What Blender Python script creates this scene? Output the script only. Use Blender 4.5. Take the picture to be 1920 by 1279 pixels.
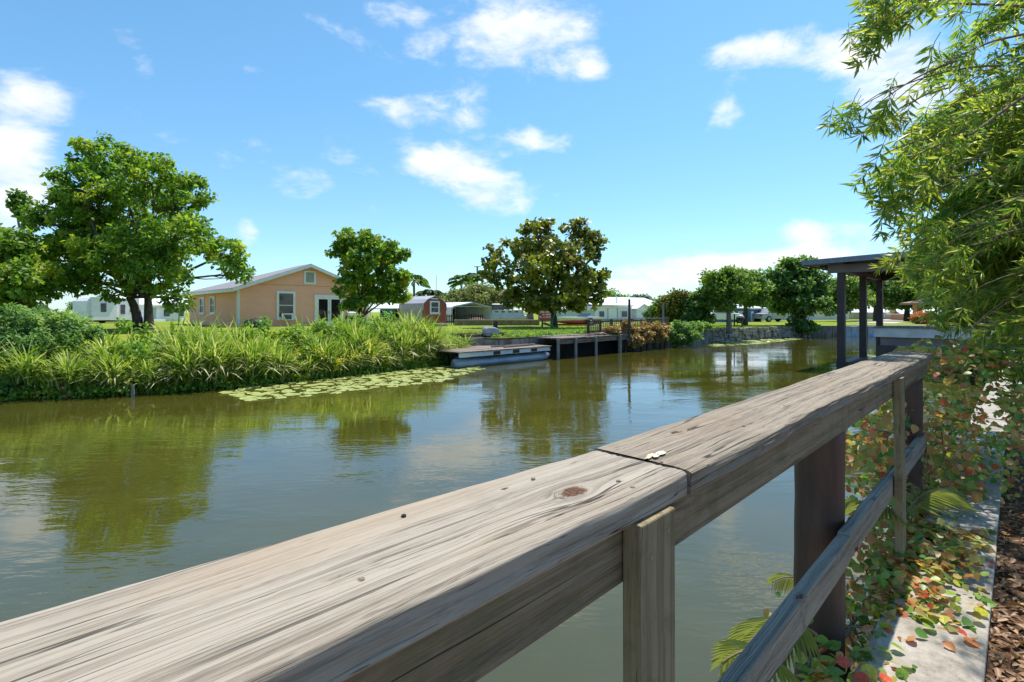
import bpy, math, random
import numpy as np
from mathutils import Vector

for o in list(bpy.data.objects):
    bpy.data.objects.remove(o)
SC = bpy.context.scene
COL = SC.collection
R2 = math.sqrt(0.5)
CAMZ = 1.9
FPX = 950.0          # focal length in photograph pixels
HOR = 585.0          # horizon row

# ------------------------------------------------------------------ camera
cd = bpy.data.cameras.new('camera')
cam = bpy.data.objects.new('camera', cd)
COL.objects.link(cam)
cam.location = (0, 0, CAMZ)
cam.rotation_euler = (math.radians(90), 0, math.radians(-45))
cd.sensor_width = 36
cd.lens = 36 * FPX / 1920
cd.shift_y = -(639.5 - HOR) / 1920
cd.clip_start = 0.02
cd.clip_end = 3000
SC.camera = cam

# ------------------------------------------------------------------ light
SUN_DIR = Vector((0.40, 0.06, 0.91)).normalized()      # towards the sun
SKY_STRENGTH = 0.15
CLOUD = 3.7
sl = bpy.data.lights.new('sun', 'SUN')
sl.energy = 3.0
sl.angle = math.radians(0.55)
sl.color = (1.0, 0.95, 0.86)
sun = bpy.data.objects.new('sun', sl)
COL.objects.link(sun)
sun.rotation_euler = SUN_DIR.to_track_quat('Z', 'Y').to_euler()
vs = SC.view_settings
vs.view_transform = 'Standard'
vs.look = 'None'
vs.gamma = 1
vs.exposure = 1.10
vs.use_curve_mapping = False

# node helper ------------------------------------------------------
class NT:
    def __init__(s, tree):
        s.t = tree
        tree.nodes.clear()
    def n(s, typ, **kw):
        nd = s.t.nodes.new(typ)
        for k, v in kw.items():
            setattr(nd, k, v)
        return nd
    def l(s, a, b):
        s.t.links.new(a, b)
    def put(s, sock, v):
        if hasattr(v, 'is_linked') or hasattr(v, 'links'):
            s.l(v, sock)
        elif v is not None:
            sock.default_value = v
    def m(s, op, a, b=None, c=None, clamp=False):
        nd = s.n('ShaderNodeMath', operation=op, use_clamp=clamp)
        s.put(nd.inputs[0], a)
        if b is not None: s.put(nd.inputs[1], b)
        if c is not None: s.put(nd.inputs[2], c)
        return nd.outputs[0]
    def mix(s, f, a, b, mode='MIX'):
        nd = s.n('ShaderNodeMix', data_type='RGBA', blend_type=mode)
        s.put(nd.inputs[0], f)
        s.put(nd.inputs[6], a if hasattr(a, 'links') else (*a[:3], 1))
        s.put(nd.inputs[7], b if hasattr(b, 'links') else (*b[:3], 1))
        return nd.outputs[2]
    def ramp(s, f, stops, interp='LINEAR'):
        nd = s.n('ShaderNodeValToRGB')
        cr = nd.color_ramp
        cr.interpolation = interp
        while len(cr.elements) < len(stops): cr.elements.new(0.5)
        for e, (p, c) in zip(cr.elements, stops):
            e.position = p
            e.color = (*c[:3], 1) if hasattr(c, '__len__') else (c, c, c, 1)
        s.l(f, nd.inputs[0])
        return nd.outputs[0]
    def noise(s, vec, scale, detail=4, rough=0.55, dist=0.0):
        nd = s.n('ShaderNodeTexNoise')
        if vec is not None: s.l(vec, nd.inputs['Vector'])
        nd.inputs['Scale'].default_value = scale
        nd.inputs['Detail'].default_value = detail
        nd.inputs['Roughness'].default_value = rough
        nd.inputs['Distortion'].default_value = dist
        return nd.outputs[0]
    def scaled(s, vec, sc):
        nd = s.n('ShaderNodeVectorMath', operation='MULTIPLY')
        s.l(vec, nd.inputs[0])
        nd.inputs[1].default_value = sc
        return nd.outputs[0]
    def sstep(s, v, a, b):
        nd = s.n('ShaderNodeMapRange', interpolation_type='SMOOTHSTEP')
        s.l(v, nd.inputs[0])
        nd.inputs[1].default_value = a
        nd.inputs[2].default_value = b
        return nd.outputs[0]

# sky with clouds, all a function of direction -----------------------
world = bpy.data.worlds.new('World')
SC.world = world
world.use_nodes = True
w = NT(world.node_tree)
sky = w.n('ShaderNodeTexSky', sky_type='NISHITA')
sky.sun_disc = False
sky.sun_elevation = math.asin(SUN_DIR.z)
sky.sun_rotation = math.atan2(SUN_DIR.x, SUN_DIR.y)
sky.altitude = 0
sky.air_density = 1.0
sky.dust_density = 0.3
sky.ozone_density = 1.6
tc = w.n('ShaderNodeTexCoord')
sp = w.n('ShaderNodeSeparateXYZ')
w.l(tc.outputs['Generated'], sp.inputs[0])
az = w.m('ARCTAN2', sp.outputs[1], sp.outputs[0])
el = w.m('ARCSINE', sp.outputs[2])
CL = [  # photo x, y, half width, half height, weight
    (735, 28, 85, 42, .95), (985, 60, 135, 95, 1.25), (1120, 125, 42, 40, .75),
    (70, 180, 130, 55, 1.05), (20, 330, 150, 140, 1.2), (255, 95, 70, 40, .8), (478, 135, 60, 26, .85),
    (880, 215, 80, 80, .85), (735, 205, 90, 40, .85), (800, 305, 110, 42, .8), (915, 355, 100, 62, 1.1),
    (1010, 265, 70, 45, .85), (1470, 95, 100, 52, .95), (1370, 90, 80, 30, .85), (1360, 200, 45, 45, .85), (1720, 150, 170, 130, 1.1),
    (1580, 100, 70, 60, .6), (1530, 430, 140, 34, 1.0), (1430, 492, 180, 28, .9), (1240, 515, 150, 34, .95), (1560, 480, 110, 40, .55),
    (465, 430, 36, 36, .85), (1180, 545, 120, 18, .5), (60, 500, 130, 90, .8)]
dens = None
for (cx, cy, rx, ry, wt) in CL:
    s_ = (cx - 960) / FPX
    v_ = (HOR - cy) / FPX
    a0 = math.radians(45) - math.atan(s_)
    e0 = math.atan(v_ / math.sqrt(1 + s_ * s_))
    k = 1 / (1 + s_ * s_)
    rx *= .80; ry *= .80
    ra = rx / FPX * k
    re = ry / FPX / math.sqrt(1 + s_ * s_) / (1 + v_ * v_ * k)
    u = w.m('MULTIPLY', w.m('SUBTRACT', az, a0), 1 / ra)
    v = w.m('MULTIPLY', w.m('SUBTRACT', el, e0), 1 / re)
    r2 = w.m('ADD', w.m('MULTIPLY', u, u), w.m('MULTIPLY', v, v))
    g = w.m('MULTIPLY', w.m('EXPONENT', w.m('MULTIPLY', r2, -0.8)), wt)
    dens = g if dens is None else w.m('ADD', dens, g)
nv = w.scaled(tc.outputs['Generated'], (1.0, 1.0, 2.1))
n1 = w.noise(nv, 8.5, 10, 0.62, 0.25)
n2 = w.noise(nv, 1.7, 3, 0.5)
bg = w.m('MULTIPLY', w.sstep(n2, 0.52, 0.72), 0.5)
dens = w.m('MAXIMUM', dens, bg)
d2 = w.m('ADD', dens, w.m('MULTIPLY', w.m('SUBTRACT', n1, 0.5), 2.2))
fac = w.sstep(d2, 0.42, 1.25)
fac = w.m('MULTIPLY', fac, 0.96)
shade = w.noise(nv, 9.0, 5, 0.6)
cc = w.mix(w.sstep(shade, 0.35, 0.62), (CLOUD * .80, CLOUD * .86, CLOUD * .95), (CLOUD, CLOUD, CLOUD * 1.0))
# thin bright haze just above the horizon
hz = w.m('MULTIPLY', w.m('EXPONENT', w.m('MULTIPLY', w.m('ABSOLUTE', el), -12.0)), 0.10)
tint = w.mix(w.sstep(el, 0.02, 0.5), (0.39, 0.52, 0.62), (0.39, 0.59, 0.62))
skyc = w.mix(1.0, sky.outputs[0], tint, 'MULTIPLY')
skyc = w.mix(hz, skyc, (CLOUD * .62, CLOUD * .80, CLOUD * 1.0))
out = w.mix(fac, skyc, cc)
bgd = w.n('ShaderNodeBackground')
bgd.inputs[1].default_value = SKY_STRENGTH
w.l(out, bgd.inputs[0])
wo = w.n('ShaderNodeOutputWorld')
w.l(bgd.outputs[0], wo.inputs[0])

# ------------------------------------------------------------------ placing
def W(px, depth, z=None, py=None):
    s = (px - 960) / FPX
    if z is None and py is None: z = 0.85
    if z is None:
        z = CAMZ + (HOR - py) / FPX * depth
    return Vector((R2 * depth * (1 + s), R2 * depth * (1 - s), z))
def G(px, py, z=0.0):
    return W(px, (CAMZ - z) * FPX / (py - HOR), z)
def onY(px, Y, z=0.0):
    s = (px - 960) / FPX
    return Vector((Y * (1 + s) / (1 - s), Y, z))
def onX(px, X, z=0.0):
    s = (px - 960) / FPX
    return Vector((X, X * (1 - s) / (1 + s), z))
def depth_of(p):
    return (p[0] + p[1]) * R2
def zat(p, py):
    return CAMZ + (HOR - py) / FPX * depth_of(p)

# ------------------------------------------------------------------ objects
def tag(o, label=None, cat=None, group=None, kind=None):
    if label: o['label'] = label
    if cat: o['category'] = cat
    if group: o['group'] = group
    if kind: o['kind'] = kind
    return o
def thing(name, label, cat, loc=(0, 0, 0), group=None, rz=0):
    o = bpy.data.objects.new(name, None)
    o.empty_display_size = 0.2
    COL.objects.link(o)
    o.location = loc
    o.rotation_euler = (0, 0, rz)
    return tag(o, label, cat, group)
def wloc(o):
    p = Vector((0, 0, 0))
    while o is not None:
        p += o.location
        o = o.parent
    return p
def copy_tree(o, parent=None):
    c = o.copy()
    COL.objects.link(c)
    if parent is not None: c.parent = parent
    for ch in [k for k in bpy.data.objects if k.parent == o]:
        copy_tree(ch, c)
    return c

class MB:
    """collects shapes in world coordinates, links them as one mesh"""
    def __init__(s):
        s.v = []; s.f = []
    def add(s, vs_, fs):
        k = len(s.v)
        s.v += [tuple(p) for p in vs_]
        s.f += [tuple(i + k for i in f) for f in fs]
        return s
    def box(s, x0, x1, y0, y1, z0, z1):
        x0, x1 = min(x0, x1), max(x0, x1); y0, y1 = min(y0, y1), max(y0, y1); z0, z1 = min(z0, z1), max(z0, z1)
        return s.add([(x0, y0, z0), (x1, y0, z0), (x1, y1, z0), (x0, y1, z0), (x0, y0, z1), (x1, y0, z1), (x1, y1, z1), (x0, y1, z1)],
                     [(0, 3, 2, 1), (4, 5, 6, 7), (0, 1, 5, 4), (1, 2, 6, 5), (2, 3, 7, 6), (3, 0, 4, 7)])
    def hexa(s, p):          # 8 points, bottom 4 then top 4
        return s.add(p, [(0, 3, 2, 1), (4, 5, 6, 7), (0, 1, 5, 4), (1, 2, 6, 5), (2, 3, 7, 6), (3, 0, 4, 7)])
    def bar(s, a, b, w_, h_, up=(0, 0, 1)):
        a = Vector(a); b = Vector(b); d = (b - a).normalized(); u = Vector(up)
        sd = d.cross(u)
        if sd.length < 1e-4: sd = d.cross(Vector((1, 0, 0)))
        sd.normalize(); u = sd.cross(d).normalized()
        q = []
        for p in (a, b):
            for (i, j) in ((-1, -1), (1, -1), (1, 1), (-1, 1)):
                q.append(p + sd * (i * w_ / 2) + u * (j * h_ / 2))
        return s.add(q, [(0, 1, 2, 3), (7, 6, 5, 4), (0, 4, 5, 1), (1, 5, 6, 2), (2, 6, 7, 3), (3, 7, 4, 0)])
    def tube(s, pts, rads, n=8, caps=True):
        pts = [Vector(p) for p in pts]
        if not hasattr(rads, '__len__'): rads = [rads] * len(pts)
        rings = []
        ref = Vector((0.31, 0.17, 0.93))
        for i, p in enumerate(pts):
            d = (pts[min(i + 1, len(pts) - 1)] - pts[max(i - 1, 0)]).normalized()
            r_ = ref if abs(d.dot(ref)) < 0.95 else Vector((1, 0, 0))
            a = d.cross(r_).normalized(); b = d.cross(a)
            rings.append([p + (a * math.cos(t) + b * math.sin(t)) * rads[i] for t in [2 * math.pi * k / n for k in range(n)]])
        vs_ = [q for r_ in rings for q in r_]
        fs = []
        for i in range(len(pts) - 1):
            for k in range(n):
                fs.append((i * n + k, i * n + (k + 1) % n, (i + 1) * n + (k + 1) % n, (i + 1) * n + k))
        if caps:
            fs.append(tuple(range(n))[::-1]); fs.append(tuple((len(pts) - 1) * n + k for k in range(n)))
        return s.add(vs_, fs)
    def extr(s, poly, f0, f1):   # poly of 2-D points, f0/f1 turn a 2-D point into the two end points
        n = len(poly)
        vs_ = [f0(*p) for p in poly] + [f1(*p) for p in poly]
        fs = [tuple(range(n))[::-1], tuple(range(n, 2 * n))] + [(i, (i + 1) % n, n + (i + 1) % n, n + i) for i in range(n)]
        return s.add(vs_, fs)
    def sheet(s, pts):
        return s.add(pts, [tuple(range(len(pts)))])
    def build(s, name, mat_, parent=None, smooth=False, bev=0, loc=None, seg=2):
        me = bpy.data.meshes.new(name)
        o = bpy.data.objects.new(name, me)
        COL.objects.link(o)
        off = Vector((0, 0, 0))
        if parent is not None:
            o.parent = parent
            off = wloc(parent)
        elif loc is not None:
            off = Vector(loc)
            o.location = off
        me.from_pydata([(p[0] - off[0], p[1] - off[1], p[2] - off[2]) for p in s.v], [], s.f)
        me.materials.append(mat_)
        if smooth:
            me.polygons.foreach_set('use_smooth', [True] * len(me.polygons))
        me.update()
        if bev:
            m_ = o.modifiers.new('bevel', 'BEVEL')
            m_.width = bev; m_.segments = seg; m_.limit_method = 'ANGLE'; m_.angle_limit = math.radians(40)
        return o

def np_mesh(name, V, F, mat_, parent=None, smooth=False, off=None):
    """V (n,3), F (m,k) all faces with k corners"""
    me = bpy.data.meshes.new(name)
    V = np.asarray(V, dtype=np.float32)
    if parent is not None and off is None:
        off = wloc(parent)
    if off is not None:
        V = V - np.array(off, dtype=np.float32)
    F = np.asarray(F, dtype=np.int32)
    me.vertices.add(len(V)); me.vertices.foreach_set('co', V.ravel())
    me.loops.add(F.size); me.loops.foreach_set('vertex_index', F.ravel())
    me.polygons.add(len(F)); me.polygons.foreach_set('loop_start', np.arange(0, F.size, F.shape[1], dtype=np.int32))
    me.update(calc_edges=True)
    if smooth:
        me.polygons.foreach_set('use_smooth', [True] * len(F))
    if mat_: me.materials.append(mat_)
    o = bpy.data.objects.new(name, me)
    COL.objects.link(o)
    if parent is not None: o.parent = parent
    elif off is not None: o.location = off
    return o

def frames(axis, nrm):
    """rotation matrices with local x = axis, local z ~ nrm"""
    a = axis / np.linalg.norm(axis, axis=1, keepdims=True)
    b = np.cross(nrm, a)
    b /= (np.linalg.norm(b, axis=1, keepdims=True) + 1e-9)
    c = np.cross(a, b)
    return np.stack([a, b, c], axis=2)
def scatter(TV, TF, pos, M, sc):
    TV = np.asarray(TV, float); TF = np.asarray(TF, int)
    sc = np.asarray(sc, float)
    if sc.ndim == 1: sc = np.repeat(sc[:, None], 3, axis=1)
    P = np.einsum('nij,nkj->nki', M, TV[None] * sc[:, None, :]) + pos[:, None, :]
    n, k = len(pos), len(TV)
    F = (TF[None] + (np.arange(n) * k)[:, None, None]).reshape(-1, TF.shape[1])
    return P.reshape(-1, 3), F
def joinvf(parts):
    Vs, Fs, k = [], [], 0
    for V, F in parts:
        Vs.append(V); Fs.append(F + k); k += len(V)
    return np.concatenate(Vs), np.concatenate(Fs)

def leaf_t(wd=0.36, fold=0.10, curl=0.10):
    return ([(0, 0, 0), (.3, wd * .9, fold * .8), (.68, wd * .72, fold * .3 - curl * .4), (1, 0, -curl), (.68, -wd * .72, fold * .3 - curl * .4), (.3, -wd * .9, fold * .8)],
            [(0, 3, 2, 1), (0, 5, 4, 3)])

# ------------------------------------------------------------------ materials
def pbsdf(t, col, rough, spec=0.5):
    b = t.n('ShaderNodeBsdfPrincipled')
    t.put(b.inputs['Base Color'], col if hasattr(col, 'links') else (*col, 1))
    t.put(b.inputs['Roughness'], rough)
    b.inputs['Specular IOR Level'].default_value = spec
    return b
def finish(t, sh, bumpv=None, strength=0.3, dist=0.01):
    o = t.n('ShaderNodeOutputMaterial')
    if bumpv is not None:
        b = t.n('ShaderNodeBump')
        b.inputs['Strength'].default_value = strength
        b.inputs['Distance'].default_value = dist
        t.l(bumpv, b.inputs['Height'])
        t.l(b.outputs[0], sh.inputs['Normal'])
    t.l(sh.outputs[0], o.inputs[0])
def newmat(name):
    m = bpy.data.materials.new(name)
    m.use_nodes = True
    return m, NT(m.node_tree)
def mat(name, a, b=None, scale=3.0, rough=0.6, bump=0.0, bdist=0.01, stretch=(1, 1, 1), spec=0.4, metal=0.0, lo=.35, hi=.65):
    m, t = newmat(name)
    if b is None: b = tuple(c * .8 for c in a)
    co = t.scaled(t.n('ShaderNodeTexCoord').outputs['Object'], stretch)
    n = t.noise(co, scale, 6, 0.6)
    col = t.mix(t.sstep(n, lo, hi), b, a)
    p = pbsdf(t, col, rough, spec)
    p.inputs['Metallic'].default_value = metal
    finish(t, p, t.noise(co, scale * 6, 4) if bump else None, bump, bdist)
    return m
def leafmat(name, cols, trans=0.35, patch=None, pscale=0.5, rough=0.5, tcol=1.7):
    """cols: colour stops over a random value per leaf; patch: colour of wide lighter patches"""
    m, t = newmat(name)
    g = t.n('ShaderNodeNewGeometry')
    n = len(cols)
    col = t.ramp(g.outputs['Random Per Island'], [(i / max(1, n - 1), c) for i, c in enumerate(cols)])
    if patch:
        co = t.n('ShaderNodeTexCoord').outputs['Object']
        nz = t.noise(co, pscale, 3)
        col = t.mix(t.m('MULTIPLY', t.sstep(nz, 0.5, 0.68), 0.8), col, patch)
    p = pbsdf(t, col, rough, 0.35)
    tr = t.n('ShaderNodeBsdfTranslucent')
    t.l(t.mix(1.0, col, (tcol, tcol * 1.05, tcol * .55), 'MULTIPLY'), tr.inputs[0])
    mx = t.n('ShaderNodeMixShader')
    mx.inputs[0].default_value = trans
    t.l(p.outputs[0], mx.inputs[1]); t.l(tr.outputs[0], mx.inputs[2])
    finish(t, mx)
    return m

def woodmat(name, light, mid, dark, axis='X', knots=(), gs=1.0, rough=0.8, crack=1.0, bump=0.6, green=0.0, bdist=0.0025):
    """weathered board; grain runs along `axis` of the object's own coordinates, in metres; it bends round the knots"""
    m, t = newmat(name)
    tc_ = t.n('ShaderNodeTexCoord').outputs['Object']
    s = t.n('ShaderNodeSeparateXYZ'); t.l(tc_, s.inputs[0])
    if axis == 'X': A, B, C = s.outputs[0], s.outputs[1], s.outputs[2]
    elif axis == 'Z': A, B, C = s.outputs[2], s.outputs[0], s.outputs[1]
    else: A, B, C = s.outputs[1], s.outputs[0], s.outputs[2]
    # slow wander of the grain
    wv = t.n('ShaderNodeCombineXYZ'); t.l(t.m('MULTIPLY', A, 1.6), wv.inputs[0]); t.l(t.m('MULTIPLY', B, 4), wv.inputs[1]); t.l(t.m('MULTIPLY', C, 4), wv.inputs[2])
    wan = t.m('MULTIPLY', t.m('SUBTRACT', t.noise(wv.outputs[0], 1.0, 2), 0.5), 0.05)
    B2 = t.m('ADD', B, wan)
    ringmask = None
    for (ka, kb, kr, asp) in knots:
        da = t.m('MULTIPLY', t.m('SUBTRACT', A, ka), 1 / asp)
        db = t.m('SUBTRACT', B, kb)
        r2 = t.m('ADD', t.m('MULTIPLY', da, da), t.m('MULTIPLY', db, db))
        q = t.m('DIVIDE', kr * kr, t.m('MAXIMUM', r2, kr * kr * 0.5))
        fall = t.m('EXPONENT', t.m('MULTIPLY', r2, -1 / (16 * kr * kr)))
        B2 = t.m('SUBTRACT', B2, t.m('MULTIPLY', t.m('MULTIPLY', db, q), fall))
        nz = t.m('MULTIPLY', t.m('SUBTRACT', t.noise(tc_, 90, 3), 0.5), kr * .7)
        rr = t.m('ADD', t.m('SQRT', r2), nz)
        k = t.sstep(rr, kr * 0.78, kr * 0.52)
        ringmask = k if ringmask is None else t.m('MAXIMUM', ringmask, k)
    def vec(a, b, c):
        cv = t.n('ShaderNodeCombineXYZ')
        t.l(t.m('MULTIPLY', A, a), cv.inputs[0]); t.l(t.m('MULTIPLY', B2, b), cv.inputs[1]); t.l(t.m('MULTIPLY', C, c), cv.inputs[2])
        return cv.outputs[0]
    g1 = t.noise(vec(1.0 * gs, 75 * gs, 75 * gs), 1.0, 6, 0.6)
    g2 = t.noise(vec(4 * gs, 520 * gs, 520 * gs), 1.0, 3, 0.7)
    g3 = t.noise(vec(0.9 * gs, 26 * gs, 26 * gs), 1.0, 3, 0.5)
    blot = t.noise(tc_, 7, 4, 0.6)
    spk = t.noise(vec(60, 900, 900), 1.0, 2, .6)
    v = t.m('ADD', t.m('ADD', t.m('MULTIPLY', g1, 0.56), t.m('MULTIPLY', g2, 0.30)), t.m('MULTIPLY', spk, 0.14))
    col = t.ramp(v, [(0.33, dark), (0.44, mid), (0.54, light), (0.72, tuple(min(1, c * 1.12) for c in light))])
    col = t.mix(t.m('MULTIPLY', t.sstep(blot, 0.5, 0.72), 0.45), col, mid)
    # growth-ring lines and short checks
    gl = t.noise(vec(.8 * gs, 48 * gs, 48 * gs), 1.0, 4, .55)
    gl2 = t.m('FRACT', t.m('MULTIPLY', gl, 9.0))
    line = t.sstep(t.m('ABSOLUTE', t.m('SUBTRACT', gl2, 0.5)), 0.10, 0.02)
    line = t.m('MULTIPLY', line, t.sstep(t.noise(vec(2.5, 40, 40), 1.0, 2), .38, .62))
    col = t.mix(t.m('MULTIPLY', line, 0.6), col, tuple(c * .42 for c in mid))
    chk = t.sstep(t.noise(vec(16 * gs, 330 * gs, 330 * gs), 1.0, 2, .5), .69, .75)
    col = t.mix(t.m('MULTIPLY', chk, 0.75), col, tuple(c * .22 for c in mid))
    v = t.m('SUBTRACT', v, t.m('MULTIPLY', t.m('ADD', line, chk), .22))
    warm = t.noise(vec(2.2, 14, 14), 1.0, 3)
    col = t.mix(t.m('MULTIPLY', t.sstep(warm, 0.52, 0.7), 0.4), col, (light[0] * 1.0, light[1] * .84, light[2] * .66))
    if green: col = t.mix(t.m('MULTIPLY', t.sstep(t.noise(tc_, 16, 4), 0.48, 0.66), green), col, (.10, .11, .035))
    # drying cracks: thin lines where a stretched noise crosses its middle
    ck = t.sstep(t.m('ABSOLUTE', t.m('SUBTRACT', g3, 0.5)), 0.011, 0.003)
    ck = t.m('MULTIPLY', t.m('MULTIPLY', ck, t.sstep(t.noise(vec(1.3, 9, 9), 1.0, 1), 0.44, 0.54)), crack)
    col = t.mix(t.m('MULTIPLY', ck, 0.9), col, tuple(c * .10 for c in mid))
    h = t.m('SUBTRACT', v, t.m('MULTIPLY', ck, 0.5))
    if ringmask is not None:
        kc = t.ramp(t.noise(tc_, 240, 4, 0.7), [(0.40, (.03, .014, .009)), (0.52, (.12, .05, .025)), (0.68, (.22, .11, .06))])
        col = t.mix(ringmask, col, kc)
        h = t.m('SUBTRACT', h, t.m('MULTIPLY', ringmask, 0.25))
    p = pbsdf(t, col, rough, 0.25)
    finish(t, p, h, bump, bdist)
    return m

M = {}
M['cap'] = woodmat('weathered_cap_wood', (.365, .312, .25), (.25, .205, .158), (.09, .07, .053), 'X',
                   knots=[(.559, .438, .019, 1.8), (.50, .515, .005, 2.4)], crack=1.0)
M['cap2'] = woodmat('weathered_cap_wood_far', (.30, .245, .187), (.185, .147, .11), (.055, .042, .03), 'X', knots=[(.98, .50, .012, 2)], crack=1.0, green=.12, bump=.8)
M['beam'] = woodmat('weathered_beam_wood', (.28, .215, .14), (.18, .135, .085), (.06, .043, .026), 'X', gs=.8, green=.3)
M['lower'] = woodmat('weathered_lower_rail_wood', (.32, .275, .225), (.19, .158, .127), (.065, .05, .038), 'X', gs=.8, knots=[(1.45, .40, .012, 2)], bump=.8)
M['baluster'] = woodmat('treated_baluster_wood', (.32, .25, .15), (.21, .16, .09), (.09, .065, .035), 'Z', gs=.7, green=.35)
M['deckwood'] = woodmat('old_grey_dock_wood', (.30, .24, .21), (.16, .12, .10), (.06, .045, .04), 'X', gs=.25)
M['darkwood'] = mat('dark_wet_wood', (.07, .05, .04), (.03, .022, .018), 4, .8, .3, stretch=(1, 1, .2))
M['brownpaint'] = mat('brown_stained_wood', (.125, .065, .045), (.08, .042, .03), 5, .6, .5, .006, stretch=(3, 3, .35))
M['boathouse'] = mat('dark_brown_paint', (.068, .046, .042), (.05, .034, .031), 2, .55)
M['boathousebeam'] = mat('taupe_painted_beam', (.21, .175, .185), (.17, .14, .15), 2, .55)
M['roofgrey'] = mat('grey_metal_roof', (.20, .235, .29), (.16, .19, .24), 2, .45, stretch=(1, 6, 1))
M['whitepaint'] = mat('white_paint', (.80, .80, .80), (.72, .73, .74), 2, .5)
M['offwhite'] = mat('pale_grey_painted_beam', (.62, .62, .63), (.50, .50, .51), 3, .6, .2, stretch=(.3, 1, 1))
M['peach'] = mat('peach_painted_siding', (.96, .465, .345), (.93, .435, .32), 1.2, .75, .15, .004, stretch=(1, 1, 3))
M['peachseam'] = mat('peach_seam', (.70, .36, .18), (.62, .32, .17), 2, .7)
M['whitetrim'] = mat('white_trim', (.86, .80, .86), (.80, .74, .81), 3, .5)
M['shingle'] = mat('weathered_shingle_roof', (.30, .29, .30), (.22, .21, .22), 6, .8, .4)
M['glass'] = mat('dark_window_glass', (.018, .015, .018), (.012, .011, .014), 1, .08, spec=.8)
M['greyglass'] = mat('grey_window_glass', (.12, .12, .17), (.07, .07, .10), 4, .15, spec=.6)
M['louver'] = mat('grey_green_louver', (.38, .40, .34), (.32, .34, .29), 2, .6)
M['redshed'] = mat('faded_red_siding', (.36, .085, .075), (.29, .068, .062), 1.5, .8, .3, stretch=(5, 5, 1))
M['whitemetal'] = mat('white_metal_roof', (.80, .82, .86), (.72, .74, .78), 2, .45, stretch=(4, .4, 1))
M['greymetal'] = mat('grey_ribbed_metal', (.46, .46, .50), (.36, .36, .40), 2, .5, stretch=(.5, 5, 1))
M['paintedshade'] = mat('painted_interior_shade', (.022, .020, .022), (.012, .011, .012), 3, .9)  # near-black colour that paints the shade inside open structures
M['whitewall'] = mat('white_mobile_home_siding', (.84, .79, .87), (.76, .71, .80), .7, .6, .2, stretch=(1, 1, 3))
M['palebluewall'] = mat('pale_blue_siding', (.52, .60, .74), (.44, .52, .66), 1, .6)
M['bluewall'] = mat('blue_house_paint', (.09, .20, .33), (.07, .165, .28), 1, .7)
M['concrete'] = mat('weathered_concrete', (.36, .335, .30), (.25, .23, .205), 5, .85, .35, .004)
def concretemat():
    m, t = newmat('weathered_concrete_cap')
    co = t.n('ShaderNodeTexCoord').outputs['Object']
    a = t.noise(co, 4, 6, .65); b = t.noise(co, 38, 5, .7); c = t.noise(co, 220, 3, .7)
    col = t.ramp(t.m('ADD', t.m('MULTIPLY', a, .6), t.m('MULTIPLY', b, .4)), [(.36, (.20, .17, .14)), (.47, (.33, .29, .24)), (.60, (.44, .40, .345))])
    col = t.mix(t.m('MULTIPLY', t.sstep(c, .60, .70), .6), col, (.12, .105, .09))
    col = t.mix(t.m('MULTIPLY', t.sstep(t.noise(co, 9, 4, .7), .56, .70), .5), col, (.13, .105, .075))
    p = pbsdf(t, col, .9, .2)
    finish(t, p, t.m('ADD', b, t.m('MULTIPLY', c, .6)), .6, .003)
    return m
M['concrete'] = concretemat()
M['seawall'] = mat('stained_seawall_concrete', (.30, .27, .235), (.12, .105, .09), 2.6, .85, .6, .02, stretch=(1, 1, .5))
M['stoneblock'] = mat('mossy_rubble_stone', (.40, .35, .28), (.16, .135, .11), 4.5, .9, .8, .03)
M['bluepanel'] = mat('grey_blue_sheet_pile', (.42, .47, .55), (.30, .34, .40), 3, .6)
M['tan'] = mat('tan_retaining_wall', (.42, .34, .27), (.26, .20, .16), 3, .85, .5)
M['pontoon'] = mat('brushed_aluminium_pontoon', (.33, .39, .47), (.20, .24, .30), 2.5, .35, metal=.35, stretch=(.4, 1, 2))
M['alu2'] = mat('pale_aluminium_hull', (.62, .68, .74), (.52, .58, .64), 1.5, .35)
M['bluetarp'] = mat('grey_boat_canopy', (.16, .18, .23), (.12, .135, .17), 2, .7)
M['motor'] = mat('outboard_grey', (.36, .36, .42), (.28, .28, .33), 3, .35)
M['black'] = mat('black_plastic', (.018, .018, .02), (.012, .012, .013), 4, .5)
M['greenchair'] = mat('green_painted_wood', (.05, .22, .08), (.04, .18, .065), 4, .5)
M['redpaint'] = mat('red_paint', (.42, .04, .045), (.34, .03, .035), 2, .3)
M['pinkred'] = mat('faded_red_cloth', (.62, .16, .17), (.50, .12, .13), 3, .7)
M['rubber'] = mat('tyre_rubber', (.025, .025, .025), (.018, .018, .018), 5, .8)
M['pole'] = mat('dark_pole', (.06, .055, .055), (.04, .036, .036), 5, .7)
M['greypole'] = mat('grey_pole', (.27, .25, .23), (.19, .175, .16), 5, .7)
M['orangewall'] = mat('orange_stucco', (.55, .25, .13), (.48, .21, .11), 2, .8)
M['tileroof'] = mat('brown_tile_roof', (.30, .20, .14), (.22, .14, .10), 4, .8, .4)
M['sand'] = mat('pale_sand', (.58, .50, .42), (.48, .41, .34), .8, .95, .2)
M['flagred'] = mat('flag_cloth', (.62, .18, .20), (.72, .50, .52), 9, .7, stretch=(.2, .2, 3))
M['hullblue'] = mat('pale_blue_plastic', (.50, .58, .70), (.46, .54, .66), 2, .5)
M['tealcloth'] = mat('teal_awning', (.03, .22, .18), (.025, .17, .14), 3, .6)
M['screw'] = mat('rusty_screw', (.35, .27, .18), (.16, .10, .06), 300, .5, metal=.5)
M['screwgrey'] = mat('steel_screw', (.55, .54, .50), (.35, .34, .31), 300, .35, metal=.8)
M['lichen'] = mat('yellow_bird_lime', (.72, .50, .16), (.80, .74, .62), 60, .9, .4)
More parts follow.
